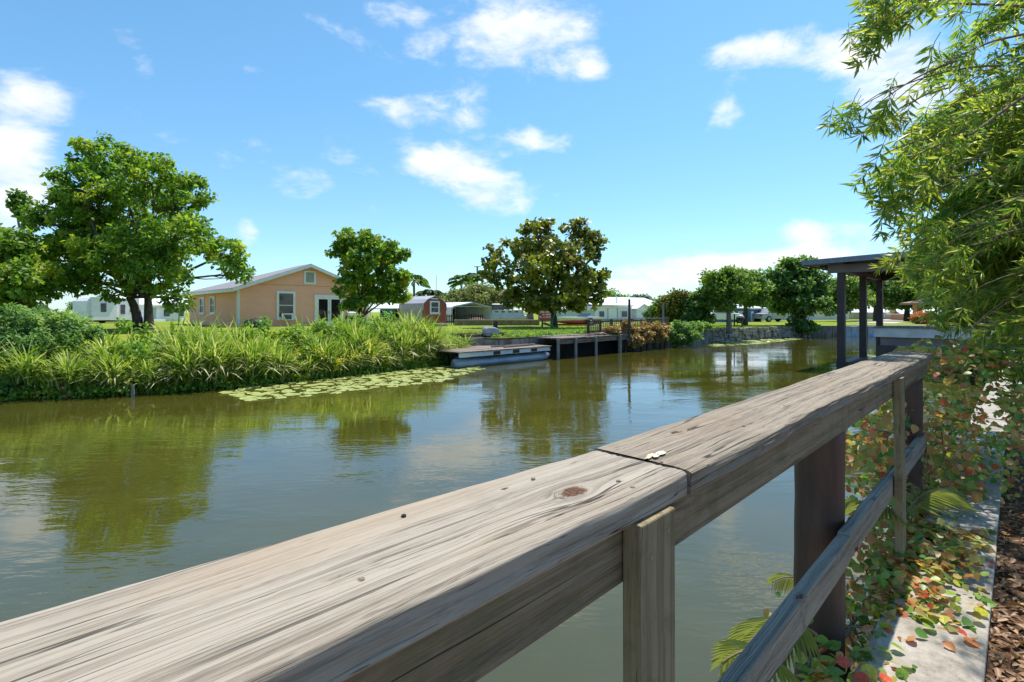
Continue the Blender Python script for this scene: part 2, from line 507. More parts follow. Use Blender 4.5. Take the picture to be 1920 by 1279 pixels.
M['bark'] = mat('grey_brown_bark', (.13, .10, .075), (.055, .042, .032), 6, .9, .8, .03, stretch=(1, 1, .25))
M['barkgrey'] = mat('pale_grey_bark', (.24, .205, .17), (.13, .11, .09), 6, .9, .8, .03, stretch=(1, 1, .25))
M['twig'] = mat('tan_twig_bark', (.30, .22, .13), (.17, .12, .07), 20, .8, .5, .003)
M['palmbark'] = mat('palm_bark', (.22, .19, .16), (.13, .11, .09), 5, .9, .5, stretch=(1, 1, 3))
M['leafbig'] = leafmat('camphor_leaves', [(.055, .12, .018), (.10, .195, .026), (.16, .27, .034), (.24, .35, .04)], .48, (.40, .44, .04), .55)
M['leafmid'] = leafmat('sea_grape_leaves', [(.055, .12, .018), (.10, .19, .024), (.17, .28, .034), (.25, .34, .04)], .48, (.42, .42, .04), .8)
M['leafmag'] = leafmat('magnolia_leaves', [(.04, .075, .016), (.09, .125, .024), (.15, .175, .034), (.26, .22, .07), (.25, .29, .04)], .34, (.40, .40, .03), .7, rough=.33)
M['leaflight'] = leafmat('oak_leaves', [(.09, .16, .03), (.14, .23, .045), (.20, .30, .05)], .48, (.32, .40, .05), .7)
M['leafdark'] = leafmat('dark_broad_leaves', [(.045, .10, .03), (.08, .155, .04), (.13, .23, .05), (.21, .32, .065)], .42, (.22, .33, .06), .7)
M['leafbush'] = leafmat('shrub_leaves', [(.09, .18, .05), (.15, .26, .07), (.22, .34, .10)], .42, (.32, .44, .11), 1.2)
M['leafyellow'] = leafmat('yellow_croton_leaves', [(.05, .08, .015), (.13, .16, .02), (.30, .27, .02), (.10, .07, .02)], .35, (.38, .36, .02), .5)
M['leaffar'] = leafmat('distant_leaves', [(.05, .085, .035), (.08, .13, .05), (.12, .17, .06)], .3, (.20, .22, .08), .08)
M['leafhedge'] = leafmat('pale_brush_leaves', [(.13, .17, .05), (.20, .23, .07), (.29, .28, .10)], .3)
M['reed'] = leafmat('reed_blades', [(.08, .16, .02), (.16, .25, .03), (.25, .34, .05), (.36, .42, .10), (.60, .58, .32)], .35, None, rough=.4)
M['reedpale'] = leafmat('dry_reed_blades', [(.60, .56, .32), (.72, .68, .44), (.44, .38, .20)], .3)
M['weed'] = leafmat('bright_weed_leaves', [(.10, .21, .03), (.16, .29, .04), (.24, .35, .045)], .4, (.33, .40, .04), 1.0)
M['flower'] = leafmat('yellow_petals', [(.50, .42, .02), (.60, .52, .05)], .3)
M['lily'] = leafmat('lily_pad_surface', [(.26, .32, .08), (.38, .42, .13), (.52, .52, .24)], .1, rough=.3)
M['bottle'] = leafmat('narrow_bottlebrush_leaves', [(.06, .13, .03), (.10, .20, .042), (.16, .27, .05), (.27, .36, .06), (.46, .46, .10), (.12, .22, .05)], .46, (.40, .39, .07), 1.6, rough=.4, tcol=1.9)
M['vine'] = leafmat('creeper_leaves', [(.08, .17, .04), (.13, .26, .05), (.24, .36, .07), (.46, .46, .12), (.58, .16, .08), (.16, .30, .06), (.52, .08, .06), (.33, .40, .10), (.60, .28, .12), (.10, .2, .05)], .35, rough=.4)
M['vinered'] = leafmat('red_creeper_leaves', [(.40, .05, .04), (.50, .15, .08), (.36, .19, .05), (.45, .28, .06)], .35)
M['vinefar'] = leafmat('faded_vine_leaves', [(.14, .17, .03), (.33, .25, .06), (.45, .22, .10), (.25, .10, .06), (.36, .35, .08)], .3)
M['frond'] = leafmat('palm_frond_leaflets', [(.16, .21, .05), (.24, .27, .08), (.33, .30, .13)], .35)
M['litter'] = leafmat('dry_leaf_litter', [(.30, .15, .07), (.22, .11, .05), (.42, .25, .13), (.12, .065, .035)], .1)
M['grassblade'] = leafmat('grass_blades', [(.09, .17, .02), (.15, .24, .025), (.24, .29, .04)], .35)

def lawnmat():
    m, t = newmat('sunlit_lawn')
    co = t.n('ShaderNodeTexCoord').outputs['Object']
    a = t.noise(co, .5, 5); b = t.noise(co, 14, 4, .7)
    c = t.ramp(t.m('ADD', t.m('MULTIPLY', a, .5), t.m('MULTIPLY', b, .5)), [(.35, (.10, .15, .018)), (.5, (.20, .26, .025)), (.66, (.31, .33, .04))])
    p = pbsdf(t, c, .9, .1)
    finish(t, p, b, .8, .05)
    return m
M['lawn'] = lawnmat()
def soilmat():
    m, t = newmat('leaf_mulch_soil')
    co = t.n('ShaderNodeTexCoord').outputs['Object']
    a = t.noise(co, 3, 5); b = t.noise(co, 60, 5, .7)
    c = t.ramp(t.m('ADD', t.m('MULTIPLY', a, .4), t.m('MULTIPLY', b, .6)), [(.36, (.045, .028, .018)), (.5, (.15, .085, .05)), (.64, (.30, .18, .11))])
    p = pbsdf(t, c, .95, .1)
    finish(t, p, b, 1, .02)
    return m
M['soil'] = soilmat()
M['mud'] = mat('muddy_bank', (.07, .055, .03), (.035, .03, .015), 3, .9, .5)
def watermat():
    m, t = newmat('murky_canal_water')
    co = t.n('ShaderNodeTexCoord').outputs['Object']
    rot = t.n('ShaderNodeMapping'); rot.inputs['Rotation'].default_value = (0, 0, math.radians(133)); t.l(co, rot.inputs[0])
    st = t.scaled(rot.outputs[0], (1.0, 0.33, 1))
    n1 = t.noise(st, 12.0, 2, .5, .3)
    n2 = t.noise(st, 30.0, 2, .5, .3)
    n0 = t.noise(st, 4.2, 1, .5, .4)
    big = t.noise(t.scaled(rot.outputs[0], (.6, .25, 1)), 1.0, 3)
    amp = t.m('ADD', t.m('MULTIPLY', t.sstep(big, .40, .62), 0.9), 0.18)
    h = t.m('MULTIPLY', t.m('ADD', t.m('ADD', n1, t.m('MULTIPLY', n0, .7)), t.m('MULTIPLY', n2, .22)), amp)
    mur = t.noise(co, .7, 3)
    col = t.mix(t.sstep(mur, .4, .62), (.056, .053, .009), (.066, .061, .011))
    p = pbsdf(t, col, .02, .5)
    p.inputs['IOR'].default_value = 1.75
    finish(t, p, h, 1.0, .0040)
    return m
M['water'] = watermat()

# ------------------------------------------------------------------ ground and water
BANK = [(-400, 15.0), (-60, 15.8), (-2, 17.2), (1.5, 16.6), (5, 15.9), (13.0, 15.6), (14.2, 14.6), (18.0, 14.2), (24.0, 13.9), (29.0, 13.6), (34.0, 13.1), (40.0, 12.2),
        (44.3, 11.4), (45.0, 9.4), (47.0, 7.4), (50.0, 3.0), (53.0, 0.37)]
ZF, ZN = 0.85, 0.735
def stuffy(o, kind='structure'):
    o['kind'] = kind
    return o
water = MB().sheet([(-400, -0.2, 0), (60, -0.2, 0), (60, 19, 0), (-400, 19, 0)]).build('canal_water', M['water'])
stuffy(water)
far = [(x, y, ZF) for x, y in BANK] + [(1400, 0.37, ZF), (1400, 1400, ZF), (-1200, 1400, ZF), (-1200, 15, ZF)]
stuffy(MB().sheet(far).build('far_lawn', M['lawn']))
near = [(-1200, 0.2, ZN), (-1200, -900, ZN), (1400, -900, ZN), (1400, 0.2, ZN)]
stuffy(MB().sheet(near).build('ground', M['soil']))
stuffy(MB().sheet([(-400, -6, -1.2), (80, -6, -1.2), (80, 24, -1.2), (-400, 24, -1.2)]).build('canal_bed', M['mud']))
# muddy bank slope below the reeds
sb = MB()
xs = [-400, -60, -20, -2, .5, 2, 4, 6, 10, 13]
for a, b in zip(xs[:-1], xs[1:]):
    sh_ = [float(np.interp(q_, [-2, .5, 2, 4], [1.9, 1.5, .4, 0])) for q_ in (a, b)]
    sb.sheet([(a, 14.0 + sh_[0], -0.5), (b, 14.0 + sh_[1], -0.5), (b, 16.3 + sh_[1] * .5, ZF - .004), (a, 16.3 + sh_[0] * .5, ZF - .004)])
stuffy(sb.build('bank_slope', M['mud']))
# sand patch and distant road, far right
sp_ = MB()
sp_.sheet([(58, 8.2, ZF + .004), (95, 9, ZF + .004), (105, 14, ZF + .004), (62, 12.6, ZF + .004)])
stuffy(sp_.build('sandy_path', M['sand']))

rnd = random.Random(5)
# ------------------------------------------------------------------ far seawalls
def wall_along(root, pts, name, m, z0, z1, th, pieces, jitter=0.0, capm=None, capz=0.0):
    """pieces of wall along a line of bank points; every piece is a part"""
    P = [Vector((x, y, 0)) for x, y in pts]
    L = [0]
    for a, b in zip(P[:-1], P[1:]): L.append(L[-1] + (b - a).length)
    def at(s):
        for i in range(len(P) - 1):
            if s <= L[i + 1] + 1e-6:
                return P[i].lerp(P[i + 1], (s - L[i]) / (L[i + 1] - L[i]))
        return P[-1]
    T = L[-1]
    for k in range(pieces):
        a = at(T * k / pieces + .015); b = at(T * (k + 1) / pieces - .015)
        d = (b - a).normalized(); nrm = Vector((d.y, -d.x, 0))
        j = rnd.uniform(-jitter, jitter); jz = rnd.uniform(-jitter, jitter) * .6
        o = MB().hexa([a + nrm * (.02 + j) + Vector((0, 0, z0)), b + nrm * (.02 + j) + Vector((0, 0, z0)), b - nrm * th + Vector((0, 0, z0)), a - nrm * th + Vector((0, 0, z0)),
                       a + nrm * (j) + Vector((0, 0, z1 + jz)), b + nrm * (j) + Vector((0, 0, z1 + jz)), b - nrm * th + Vector((0, 0, z1 + jz)), a - nrm * th + Vector((0, 0, z1 + jz))]).build(name, m, root)
    if capm:
        for k in range(max(1, pieces // 3)):
            a = at(T * k / max(1, pieces // 3)); b = at(T * (k + 1) / max(1, pieces // 3) - .02)
            MB().bar(a + Vector((0, 0, z1 + capz)), b + Vector((0, 0, z1 + capz)), .34, .09).build('wall_cap', capm, root)

r = thing('seawall', 'low stained concrete seawall behind the moored pontoon boat and dark dock', 'seawall', (14, 14.5, 0))
wall_along(r, [(13.0, 15.6), (14.2, 14.62), (18.0, 14.22), (24.0, 13.92), (31.0, 13.42)], 'wall_panel', M['seawall'], -.6, ZF - .06, .3, 14, .015, M['concrete'], .045)
r = thing('stone_seawall', 'rough stone seawall under the lawn of the two light green trees', 'seawall', (35, 12.9, 0))
# uneven stones in three courses
pts = [(31.0, 13.42), (34.0, 13.1), (40.0, 12.2), (44.3, 11.4)]
def along(pts, s):
    P = [Vector((x, y, 0)) for x, y in pts]
    for a, b in zip(P[:-1], P[1:]):
        l = (b - a).length
        if s <= l: return a.lerp(b, s / l), (b - a).normalized()
        s -= l
    return P[-1], (P[-1] - P[-2]).normalized()
TL = sum((Vector(b) - Vector(a)).length for a, b in zip([(*p, 0) for p in pts][:-1], [(*p, 0) for p in pts][1:]))
s_ = 0
while s_ < TL - .3:
    wd = rnd.uniform(.28, .6)
    z = -.3
    p, d = along(pts, s_ + wd / 2)
    nrm = Vector((d.y, -d.x, 0))
    while z < ZF - .05:
        hh = min(rnd.uniform(.30, .6), ZF + .02 - z)
        q = p + nrm * rnd.uniform(-.05, .10)
        c = [q - d * wd / 2 * rnd.uniform(.85, .98) + nrm * .06, q + d * wd / 2 * rnd.uniform(.85, .98) + nrm * .06, q + d * wd / 2 - nrm * .35, q - d * wd / 2 - nrm * .35]
        MB().hexa([Vector((v.x, v.y, z + .015)) for v in c] + [Vector((v.x - nrm.x * rnd.uniform(0, .07), v.y - nrm.y * rnd.uniform(0, .07), z + hh - rnd.uniform(0, .05))) for v in c]).build('stone', M['stoneblock'], r, bev=.03)
        z += hh
    s_ += wd
b_ = MB()
for (a, c) in zip(pts[:-1], pts[1:]):
    b_.hexa([(a[0], a[1] + .05, -.5), (c[0], c[1] + .05, -.5), (c[0], c[1] + .4, -.5), (a[0], a[1] + .4, -.5), (a[0], a[1] + .05, ZF - .01), (c[0], c[1] + .05, ZF - .01), (c[0], c[1] + .4, ZF - .01), (a[0], a[1] + .4, ZF - .01)])
b_.build('wall_core', M['seawall'], r)
r = thing('panel_seawall', 'pale grey blue ribbed sheet seawall at the far bend of the canal', 'seawall', (45, 9.4, 0))
wall_along(r, [(45.0, 9.4), (47.0, 7.4), (50.0, 3.0), (53.0, .37)], 'wall_panel', M['bluepanel'], -.5, ZF - .05, .25, 20, .04, M['offwhite'], .05)
r = thing('bend_seawall', 'short dark concrete seawall in front of the dark multi trunk tree at the bend', 'seawall', (44.5, 10.5, 0))
wall_along(r, [(44.3, 11.4), (45.0, 9.42)], 'wall_panel', M['seawall'], -.5, ZF, .3, 3, .03)

# ------------------------------------------------------------------ near seawall with its concrete cap
r = thing('near_seawall', 'pale concrete seawall cap running beside the wooden railing, dappled with shade', 'seawall', (1, .22, 0))
def cap_piece(x0, x1, dy=0, dz=0):
    b = MB()
    prof = [(.078 + dy, ZN - .25), (.352 + dy, ZN - .25), (.372 + dy, ZN - .02), (.372 + dy, .752 + dz), (.345 + dy, .77 + dz), (.078 + dy, .766 + dz)]
    b.extr(prof, lambda y, z: (x0, y, z), lambda y, z: (x1, y, z))
    return b.build('concrete_cap', M['concrete'], r, bev=.006)
xx = [-60, -20, -8, -3, .1, 1.765, 3.40, 5.2, 7.4, 10, 14, 19, 26, 36, 53]
for i, (a, b) in enumerate(zip(xx[:-1], xx[1:])):
    cap_piece(a + .004, b - .004, [0, .004, -.003][i % 3], [0, -.004, .003][i % 3])
MB().box(-400, 53, .20, .345, -1.0, ZN - .252).build('wall_face', M['seawall'], r)

# ------------------------------------------------------------------ foreground railing
def vnoise(x, y, seed=0):
    """smooth value noise on arrays"""
    xi = np.floor(x).astype(np.int64); yi = np.floor(y).astype(np.int64)
    xf = x - xi; yf = y - yi
    xf = xf * xf * (3 - 2 * xf); yf = yf * yf * (3 - 2 * yf)
    def h(a, b):
        n = (a * 374761393 + b * 668265263 + seed * 982451653) & 0x7fffffff
        n = ((n ^ (n >> 13)) * 1274126177) & 0x7fffffff
        return ((n ^ (n >> 16)) & 0xffff) / 65535.0
    return (h(xi, yi) * (1 - xf) + h(xi + 1, yi) * xf) * (1 - yf) + (h(xi, yi + 1) * (1 - xf) + h(xi + 1, yi + 1) * xf) * yf

rail = thing('wooden_railing', 'weathered grey wooden railing with a broad cap board running along the canal edge', 'railing', (.6, .45, ZN))
def board(name, m, x0, x1, yr, yl, zt, th, xfine0, xfine1, nfine, seed, twist=lambda x: 0.0, rad=.007, wav=.0016, cracks=()):
    """a worn board: rounded profile swept along X and roughened; yr, yl give its right and left edge at x"""
    X = np.unique(np.concatenate([np.linspace(x0, xfine0, 30), np.linspace(xfine0, xfine1, nfine), np.linspace(xfine1, x1, 60)]))
    # profile: unit loop, u across 0..1 (right to left), w 0..1 up; with metric spacing
    P = []
    nt = 96
    for i in range(7): a = math.pi / 2 * i / 6; P.append(('r', -math.cos(a), math.sin(a)))       # right top corner
    for i in range(1, nt): P.append(('t', i / nt, 0))
    for i in range(7): a = math.pi / 2 * i / 6; P.append(('l', math.sin(a), math.cos(a)))
    P.append(('b', 1, 0)); P.append(('b', .5, 0)); P.append(('b', 0, 0))
    for i in range(1, 9): P.append(('s', i / 9, 0))
    V = np.zeros((len(X), len(P), 3))
    for j, (k, a, b) in enumerate(P):
        yR = yr(X) + 0 * X; yL = yl(X) + 0 * X
        if k == 'r': y = yR + rad + a * rad; z = zt - rad + b * rad + 0 * X
        elif k == 't': y = yR + rad + (yL - yR - 2 * rad) * a; z = zt + 0 * X
        elif k == 'l': y = yL - rad + a * rad; z = zt - rad + b * rad + 0 * X
        elif k == 'b': y = yR + .002 + (yL - yR - .004) * a; z = zt - th + 0 * X
        else: y = yR + 0 * X; z = zt - th + (th - rad) * a
        fade = 0.0 if k == 'b' else 1.0
        d = (vnoise(X * 6, y * 160 + 9 * z, seed) - .5) * wav * .9 + (vnoise(X * 14, y * 420 + z * 300, seed + 3) - .5) * wav * .5 + (vnoise(X * 5, y * 12, seed + 5) - .5) * wav * 1.2
        if k == 's' or k == 'r':
            dd = (vnoise(X * 9, z * 230, seed + 7) - .5) * wav * 1.8
            y = y + dd
            if k == 'r': z = z - np.abs(vnoise(X * 7, X * 0 + 3, seed + 8) - .4) * rad * .6
        for (cx0, cx1, cy0, cy1, depth_, hw) in cracks:
            tt = np.clip((X - cx0) / (cx1 - cx0), 0, 1)
            yc = cy0 + (cy1 - cy0) * tt + (vnoise(X * 14, X * 0 + 1, seed + 11) - .5) * .0025
            win = np.clip(np.minimum(X - cx0, cx1 - X) / (.12 * (cx1 - cx0)), 0, 1)
            if k in 't': d = d - depth_ * win * np.exp(-((y - yc) / hw) ** 2)
        z = z + d * fade + twist(X)
        V[:, j, 0] = X; V[:, j, 1] = y; V[:, j, 2] = z
    n, k = V.shape[:2]
    idx = np.arange(n * k).reshape(n, k)
    a = idx[:-1]; b = idx[1:]
    F = np.stack([a, b, np.roll(b, -1, 1), np.roll(a, -1, 1)], -1).reshape(-1, 4)
    # end caps as fans of quads along the loop
    caps = []
    for row in (idx[0], idx[-1]):
        for q in range(k // 2 - 1):
            caps.append([row[q], row[q + 1], row[k - 2 - q], row[k - 1 - q]])
    F = np.concatenate([F, np.array(caps)])
    o = np_mesh(name, V.reshape(-1, 3), F, m, rail, smooth=True, off=Vector((0, 0, 0)))
    o.location = -rail.location
    try:
        o.data.set_sharp_from_angle(angle=math.radians(50))
    except Exception: pass
    return o
ZC = CAMZ - .25
board('cap_board', M['cap'], -3.0, .7555, lambda x: .372 - .006 * np.clip(x, 0, 1), lambda x: .585 - .054 * np.clip(x, -.2, 1), ZC, .0385, -.15, .7555, 520, 1,
      rad=.006, cracks=[(-.6, .47, .420, .407, .006, .0011), (.20, .40, .455, .452, .003, .0008), (.45, .72, .402, .398, .003, .0007), (-.1, .25, .52, .515, .002, .0008)])
board('cap_board', M['cap2'], .7605, 3.98, lambda x: .3655 + .004 * np.sin(x * 5), lambda x: .548 + .006 * np.clip(x - .7, 0, 4), ZC + .0015, .0385, .7605, 2.0, 420, 4, wav=.0026,
      cracks=[(.78, 1.9, .425, .43, .004, .0012), (1.2, 2.6, .47, .475, .003, .0012), (.9, 1.5, .50, .505, .002, .001)])
def plank(name, m, x0, x1, y0, y1, z0, z1, bev=.003):
    o = MB().box(x0, x1, y0, y1, z0, z1).build(name, m, rail, bev=bev)
    # own coordinates in world metres so the grain is continuous and fine
    o.location = -rail.location
    me = o.data
    for v in me.vertices: v.co += rail.location
    return o
yb = .390
plank('support_beam', M['beam'], -3.0, 1.93, yb, yb + .038, CAMZ - .3775, CAMZ - .2895)
plank('support_beam', M['beam'], 1.934, 3.95, yb, yb + .038, CAMZ - .3775, CAMZ - .2895)
plank('support_beam', M['beam'], -3.0, 3.95, yb + .10, yb + .138, CAMZ - .3775, CAMZ - .2895)
plank('lower_rail', M['lower'], -3.0, 1.955, yb, yb + .036, CAMZ - .826, CAMZ - .735, .005)
plank('lower_rail', M['lower'], 1.96, 3.95, yb + .002, yb + .038, CAMZ - .822, CAMZ - .731, .005)
def baluster(x0, x1, lean=0.0, zb=.62):
    b = MB()
    y0, y1 = .3585, yb - .0015
    zt = CAMZ - .2885
    b.hexa([(x0 + lean, y0, zb), (x1 + lean, y0, zb), (x1 + lean, y1, zb), (x0 + lean, y1, zb), (x0, y0, zt), (x1, y0, zt), (x1, y1, zt), (x0, y1, zt)])
    o = b.build('baluster', M['baluster'], rail, bev=.0025)
    o.location = -rail.location
    for v in o.data.vertices: v.co += rail.location
    return o
baluster(.604, .700, .004, .45)
baluster(2.74, 2.83, .05, .80)
baluster(-.9, -.81, 0, .45)
def piling(x, y, rad, zt, seed):
    b = MB()
    rr = random.Random(seed)
    zs = [-1.1 + (zt + 1.1) * i / 26 for i in range(27)]
    b.tube([(x + rr.uniform(-.002, .002), y + rr.uniform(-.002, .002), z) for z in zs], [rad * (1.04 - .05 * i / 26) + rr.uniform(-.0015, .0015) for i in range(27)], 24)
    return b.build('piling', M['brownpaint'], rail, smooth=True)
piling(2.10, .515, .080, CAMZ - .379, 1)
piling(3.86, .463, .062, CAMZ - .379, 2)
piling(-1.6, .515, .080, CAMZ - .379, 3)
def screw(p, n, m, rad=.0042):
    b = MB()
    p = Vector(p); n = Vector(n)
    b.tube([p - n * .004, p + n * .0008], rad, 14)
    b.tube([p + n * .0009, p + n * .0012], rad * .45, 6)
    return b.build('screw', m, rail)
def ontop(px, py, z=ZC): return G(px, py, z)
for (px, py) in ((677, 1088), (1186, 914), (1160, 902)):
    p = ontop(px, py); screw((p.x, p.y, ZC + .0003), (0, 0, 1), M['screw'], .0036)
for (px, py) in ((1395, 800), (1470, 762), (1240, 868), (1000, 900)):
    p = ontop(px, py); screw((p.x, p.y, ZC + .0018), (0, 0, 1), M['screw'], .0032)
for (zz) in (CAMZ - .80, CAMZ - .76, CAMZ - .345, CAMZ - .312):
    for xx2 in (2.08, 3.84): screw((xx2, yb - .0005, zz), (0, -1, 0), M['screwgrey'], .0055)
p = ontop(757, 968); screw((p.x, p.y, ZC + .001), (0, 0, 1), M['black'], .003)
for (px, py) in ((1221, 1046), (1253, 993)):
    s_ = (px - 960) / FPX
    Yd = .3585 / (R2 * (1 - s_))
    screw((R2 * Yd * (1 + s_), .3585, CAMZ - (py - HOR) / FPX * Yd), (0, -1, 0), M['screwgrey'], .0035)
# bird droppings on the cap board by the joint
b = MB()
c = ontop(1228, 853, ZC + .003)
for k in range(11):
    a = c + Vector((rnd.uniform(-.022, .036), rnd.uniform(-.008, .008), 0))
    pts_ = [(a.x + rnd.uniform(.5, 1.1) * .013 * math.cos(t), a.y + rnd.uniform(.5, 1.1) * .004 * math.sin(t), ZC + .0026 + .0001 * k) for t in [j * .7 for j in range(9)]]
    b.sheet(pts_)
b.build('dried_dropping', M['lichen'], rail)

# ------------------------------------------------------------------ houses and sheds
class Face:
    """u runs along the wall, d goes outwards, z up"""
    def __init__(s, axis, pos): s.a = axis; s.p = pos
    def pt(s, u, d, z): return (u, s.p - d, z) if s.a == 'y' else (s.p - d, u, z)
    def box(s, mb, u0, u1, d0, d1, z0, z1):
        a = s.pt(u0, d0, z0); b = s.pt(u1, d1, z1)
        return mb.box(a[0], b[0], a[1], b[1], a[2], b[2])
def window(face, root, u0, u1, z0, z1, fw=.12, bars=1, glass='glass', frame='whitetrim', name='window', sill=True, vbars=0):
    f = MB()
    face.box(f, u0, u0 + fw, 0, .07, z0, z1); face.box(f, u1 - fw, u1, 0, .07, z0, z1)
    face.box(f, u0 + fw, u1 - fw, 0, .066, z1 - fw, z1); face.box(f, u0 + fw, u1 - fw, 0, .066, z0, z0 + fw)
    fr = f.build(name, M[frame], root)
    g = MB(); face.box(g, u0 + fw, u1 - fw, 0.005, .02, z0 + fw, z1 - fw); g.build('pane', M[glass], fr)
    for k in range(bars):
        zc = z0 + fw + (z1 - z0 - 2 * fw) * (k + 1) / (bars + 1)
        g = MB(); face.box(g, u0 + fw, u1 - fw, .021, .05, zc - .025, zc + .025); g.build('sash_bar', M[frame], fr)
    for k in range(vbars):
        uc = u0 + fw + (u1 - u0 - 2 * fw) * (k + 1) / (vbars + 1)
        g = MB(); face.box(g, uc - .02, uc + .02, .021, .046, z0 + fw, z1 - fw); g.build('sash_bar', M[frame], fr)
    if sill:
        g = MB(); face.box(g, u0 - .04, u1 + .04, 0, .10, z0 - .05, z0 - .003); g.build('sill', M[frame], fr)
    return fr
def gable_roof(root, x0, x1, y0, y1, ze, zr, ov, th, m, name='roof', ridge='y'):
    """two slopes; ridge along Y (gable faces -Y) or along X"""
    b = MB()
    if ridge == 'y':
        xm = (x0 + x1) / 2; k = (zr - ze) / (xm - x0)
        for sx, xe in ((-1, x0 - ov), (1, x1 + ov)):
            ze_ = ze - k * ov
            b.hexa([(xe, y0 - ov, ze_ + .02), (xm, y0 - ov, zr + .02), (xm, y1 + ov, zr + .02), (xe, y1 + ov, ze_ + .02),
                    (xe, y0 - ov, ze_ + th + .02), (xm, y0 - ov, zr + th + .02), (xm, y1 + ov, zr + th + .02), (xe, y1 + ov, ze_ + th + .02)])
    else:
        ym = (y0 + y1) / 2; k = (zr - ze) / (ym - y0)
        for ye in (y0 - ov, y1 + ov):
            ze_ = ze - k * ov
            b.hexa([(x0 - ov, ye, ze_ + .02), (x0 - ov, ym, zr + .02), (x1 + ov, ym, zr + .02), (x1 + ov, ye, ze_ + .02),
                    (x0 - ov, ye, ze_ + th + .02), (x0 - ov, ym, zr + th + .02), (x1 + ov, ym, zr + th + .02), (x1 + ov, ye, ze_ + th + .02)])
    return b.build(name, m, root)

# peach house --------------------------------------------------------
h = thing('peach_house', 'single storey peach house with white trimmed gable between the two rounded trees', 'house', (16.3, 43, ZF))
x0, x1, y0, y1 = 11.33, 21.3, 38.2, 51.0
ze, zr, xm = 3.56, 5.40, (11.33 + 21.3) / 2
b = MB()
b.extr([(x0, ZF - .1), (x1, ZF - .1), (x1, ze), (xm, zr), (x0, ze)], lambda x, z: (x, y0, z), lambda x, z: (x, y0 + .4, z))
b.box(x0, x1, y0 + .401, y1, ZF - .1, ze)
b.build('wall', M['peach'], h)
kk = (zr - ze) / (xm - x0); zo = ze - kk * .45 + .02; yr = y0 + 1.6
rb = MB()
for sx_, xe in ((0, x0 - .45), (1, x1 + .45)):
    lo_ = [(xe, y0 - .45, zo), (xm, y0 - .45, zr + .02), (xm, yr, zr + .02), (xe, y1 + .45, zo)]
    rb.hexa(lo_ + [(a_[0], a_[1], a_[2] + .12) for a_ in lo_])
lo_ = [(x0 - .45, y1 + .45, zo), (x1 + .45, y1 + .45, zo), (xm + .01, yr, zr + .02), (xm - .01, yr, zr + .02)]
rb.hexa(lo_ + [(a_[0], a_[1], a_[2] + .121) for a_ in lo_])
ro = rb.build('roof', M['shingle'], h)
b = MB()
k = (zr - ze) / (xm - x0)
for xe in (x0 - .45, x1 + .45):
    zz = ze - k * .45
    b.hexa([(xe, y0 - .49, zz - .12), (xm, y0 - .49, zr - .12), (xm, y0 - .452, zr - .12), (xe, y0 - .452, zz - .12),
            (xe, y0 - .49, zz + .10), (xm, y0 - .49, zr + .10), (xm, y0 - .452, zr + .10), (xe, y0 - .452, zz + .10)])
b.build('rake_board', M['whitetrim'], h)
MB().box(x0 - .49, x0 - .452, y0 - .45, y1 + .45, ze - k * .45 - .12, ze - k * .45 + .10).build('eave_board', M['whitetrim'], h)
MB().box(x0 - .02, x0 + .16, y0 - .03, y0 - .002, ZF, ze - .05).build('corner_trim', M['whitetrim'], h)
MB().box(x0 - .025, x0 - .002, y0 - .03, y0 + .12, ZF, ze - .05).build('corner_trim', M['whitetrim'], h)
MB().box(x1 - .16, x1 + .02, y0 - .03, y0 - .002, ZF, ze - .05).build('corner_trim', M['whitetrim'], h)
MB().box(x0 + .17, x1 - .17, y0 - .018, y0 - .001, 3.86, 3.90).build('siding_seam', M['peachseam'], h)
FY = Face('y', y0)
for u in np.arange(x0 + 1.2, x1 - .3, 1.22):
    pass
vent = MB(); FY.box(vent, 15.95, 16.85, 0, .06, 4.02, 5.02); vo = vent.build('gable_vent', M['whitetrim'], h)
for i in range(6):
    l = MB(); z = 4.15 + i * .127
    l.hexa([(16.1, y0 - .09, z), (16.7, y0 - .09, z), (16.7, y0 - .061, z + .02), (16.1, y0 - .061, z + .02), (16.1, y0 - .08, z + .10), (16.7, y0 - .08, z + .10), (16.7, y0 - .061, z + .12), (16.1, y0 - .061, z + .12)])
    l.build('louver_slat', M['louver'], vo)
wn = window(FY, h, 13.95, 15.3, 1.35, 3.43, .17, 1)
g = MB(); FY.box(g, 14.25, 15.05, .03, .25, 1.28, 1.80); ac = g.build('air_conditioner', M['whitepaint'], h, bev=.02)
g = MB(); FY.box(g, 14.36, 14.95, .25, .262, 1.36, 1.70); g.build('grille', M['greyglass'], ac)
# french doors
fr = MB()
u0, u1, z0, z1 = 16.75, 19.15, ZF + .03, 3.22
for a, c in ((u0, u0 + .2), (u1 - .2, u1)): FY.box(fr, a, c, 0, .08, z0, z1)
FY.box(fr, u0 + .2, u1 - .2, 0, .075, z1 - .2, z1)
FY.box(fr, u0 + .2, u1 - .2, 0, .075, z0, z0 + .12)
fd = fr.build('french_door', M['whitetrim'], h)
um = (u0 + u1) / 2
for a, c in ((u0 + .2, um - .01), (um + .01, u1 - .2)):
    d = MB()
    FY.box(d, a, a + .13, .01, .05, z0 + .12, z1 - .2); FY.box(d, c - .13, c, .01, .05, z0 + .12, z1 - .2)
    FY.box(d, a + .13, c - .13, .01, .046, z0 + .12, z0 + .32); FY.box(d, a + .13, c - .13, .01, .046, z1 - .33, z1 - .2)
    d.build('door_leaf', M['whitetrim'], fd)
    g = MB(); FY.box(g, a + .13, c - .13, .012, .02, z0 + .32, z1 - .33); g.build('pane', M['glass'], fd)
g = MB(); FY.box(g, um - .05, um - .02, .05, .11, 1.75, 1.98); g.build('handle', M['black'], fd)
g = MB(); FY.box(g, u0 - .1, u1 + .1, .0, .5, ZF - .02, ZF + .025); g.build('doorstep', M['concrete'], h)
FX = Face('x', x0)
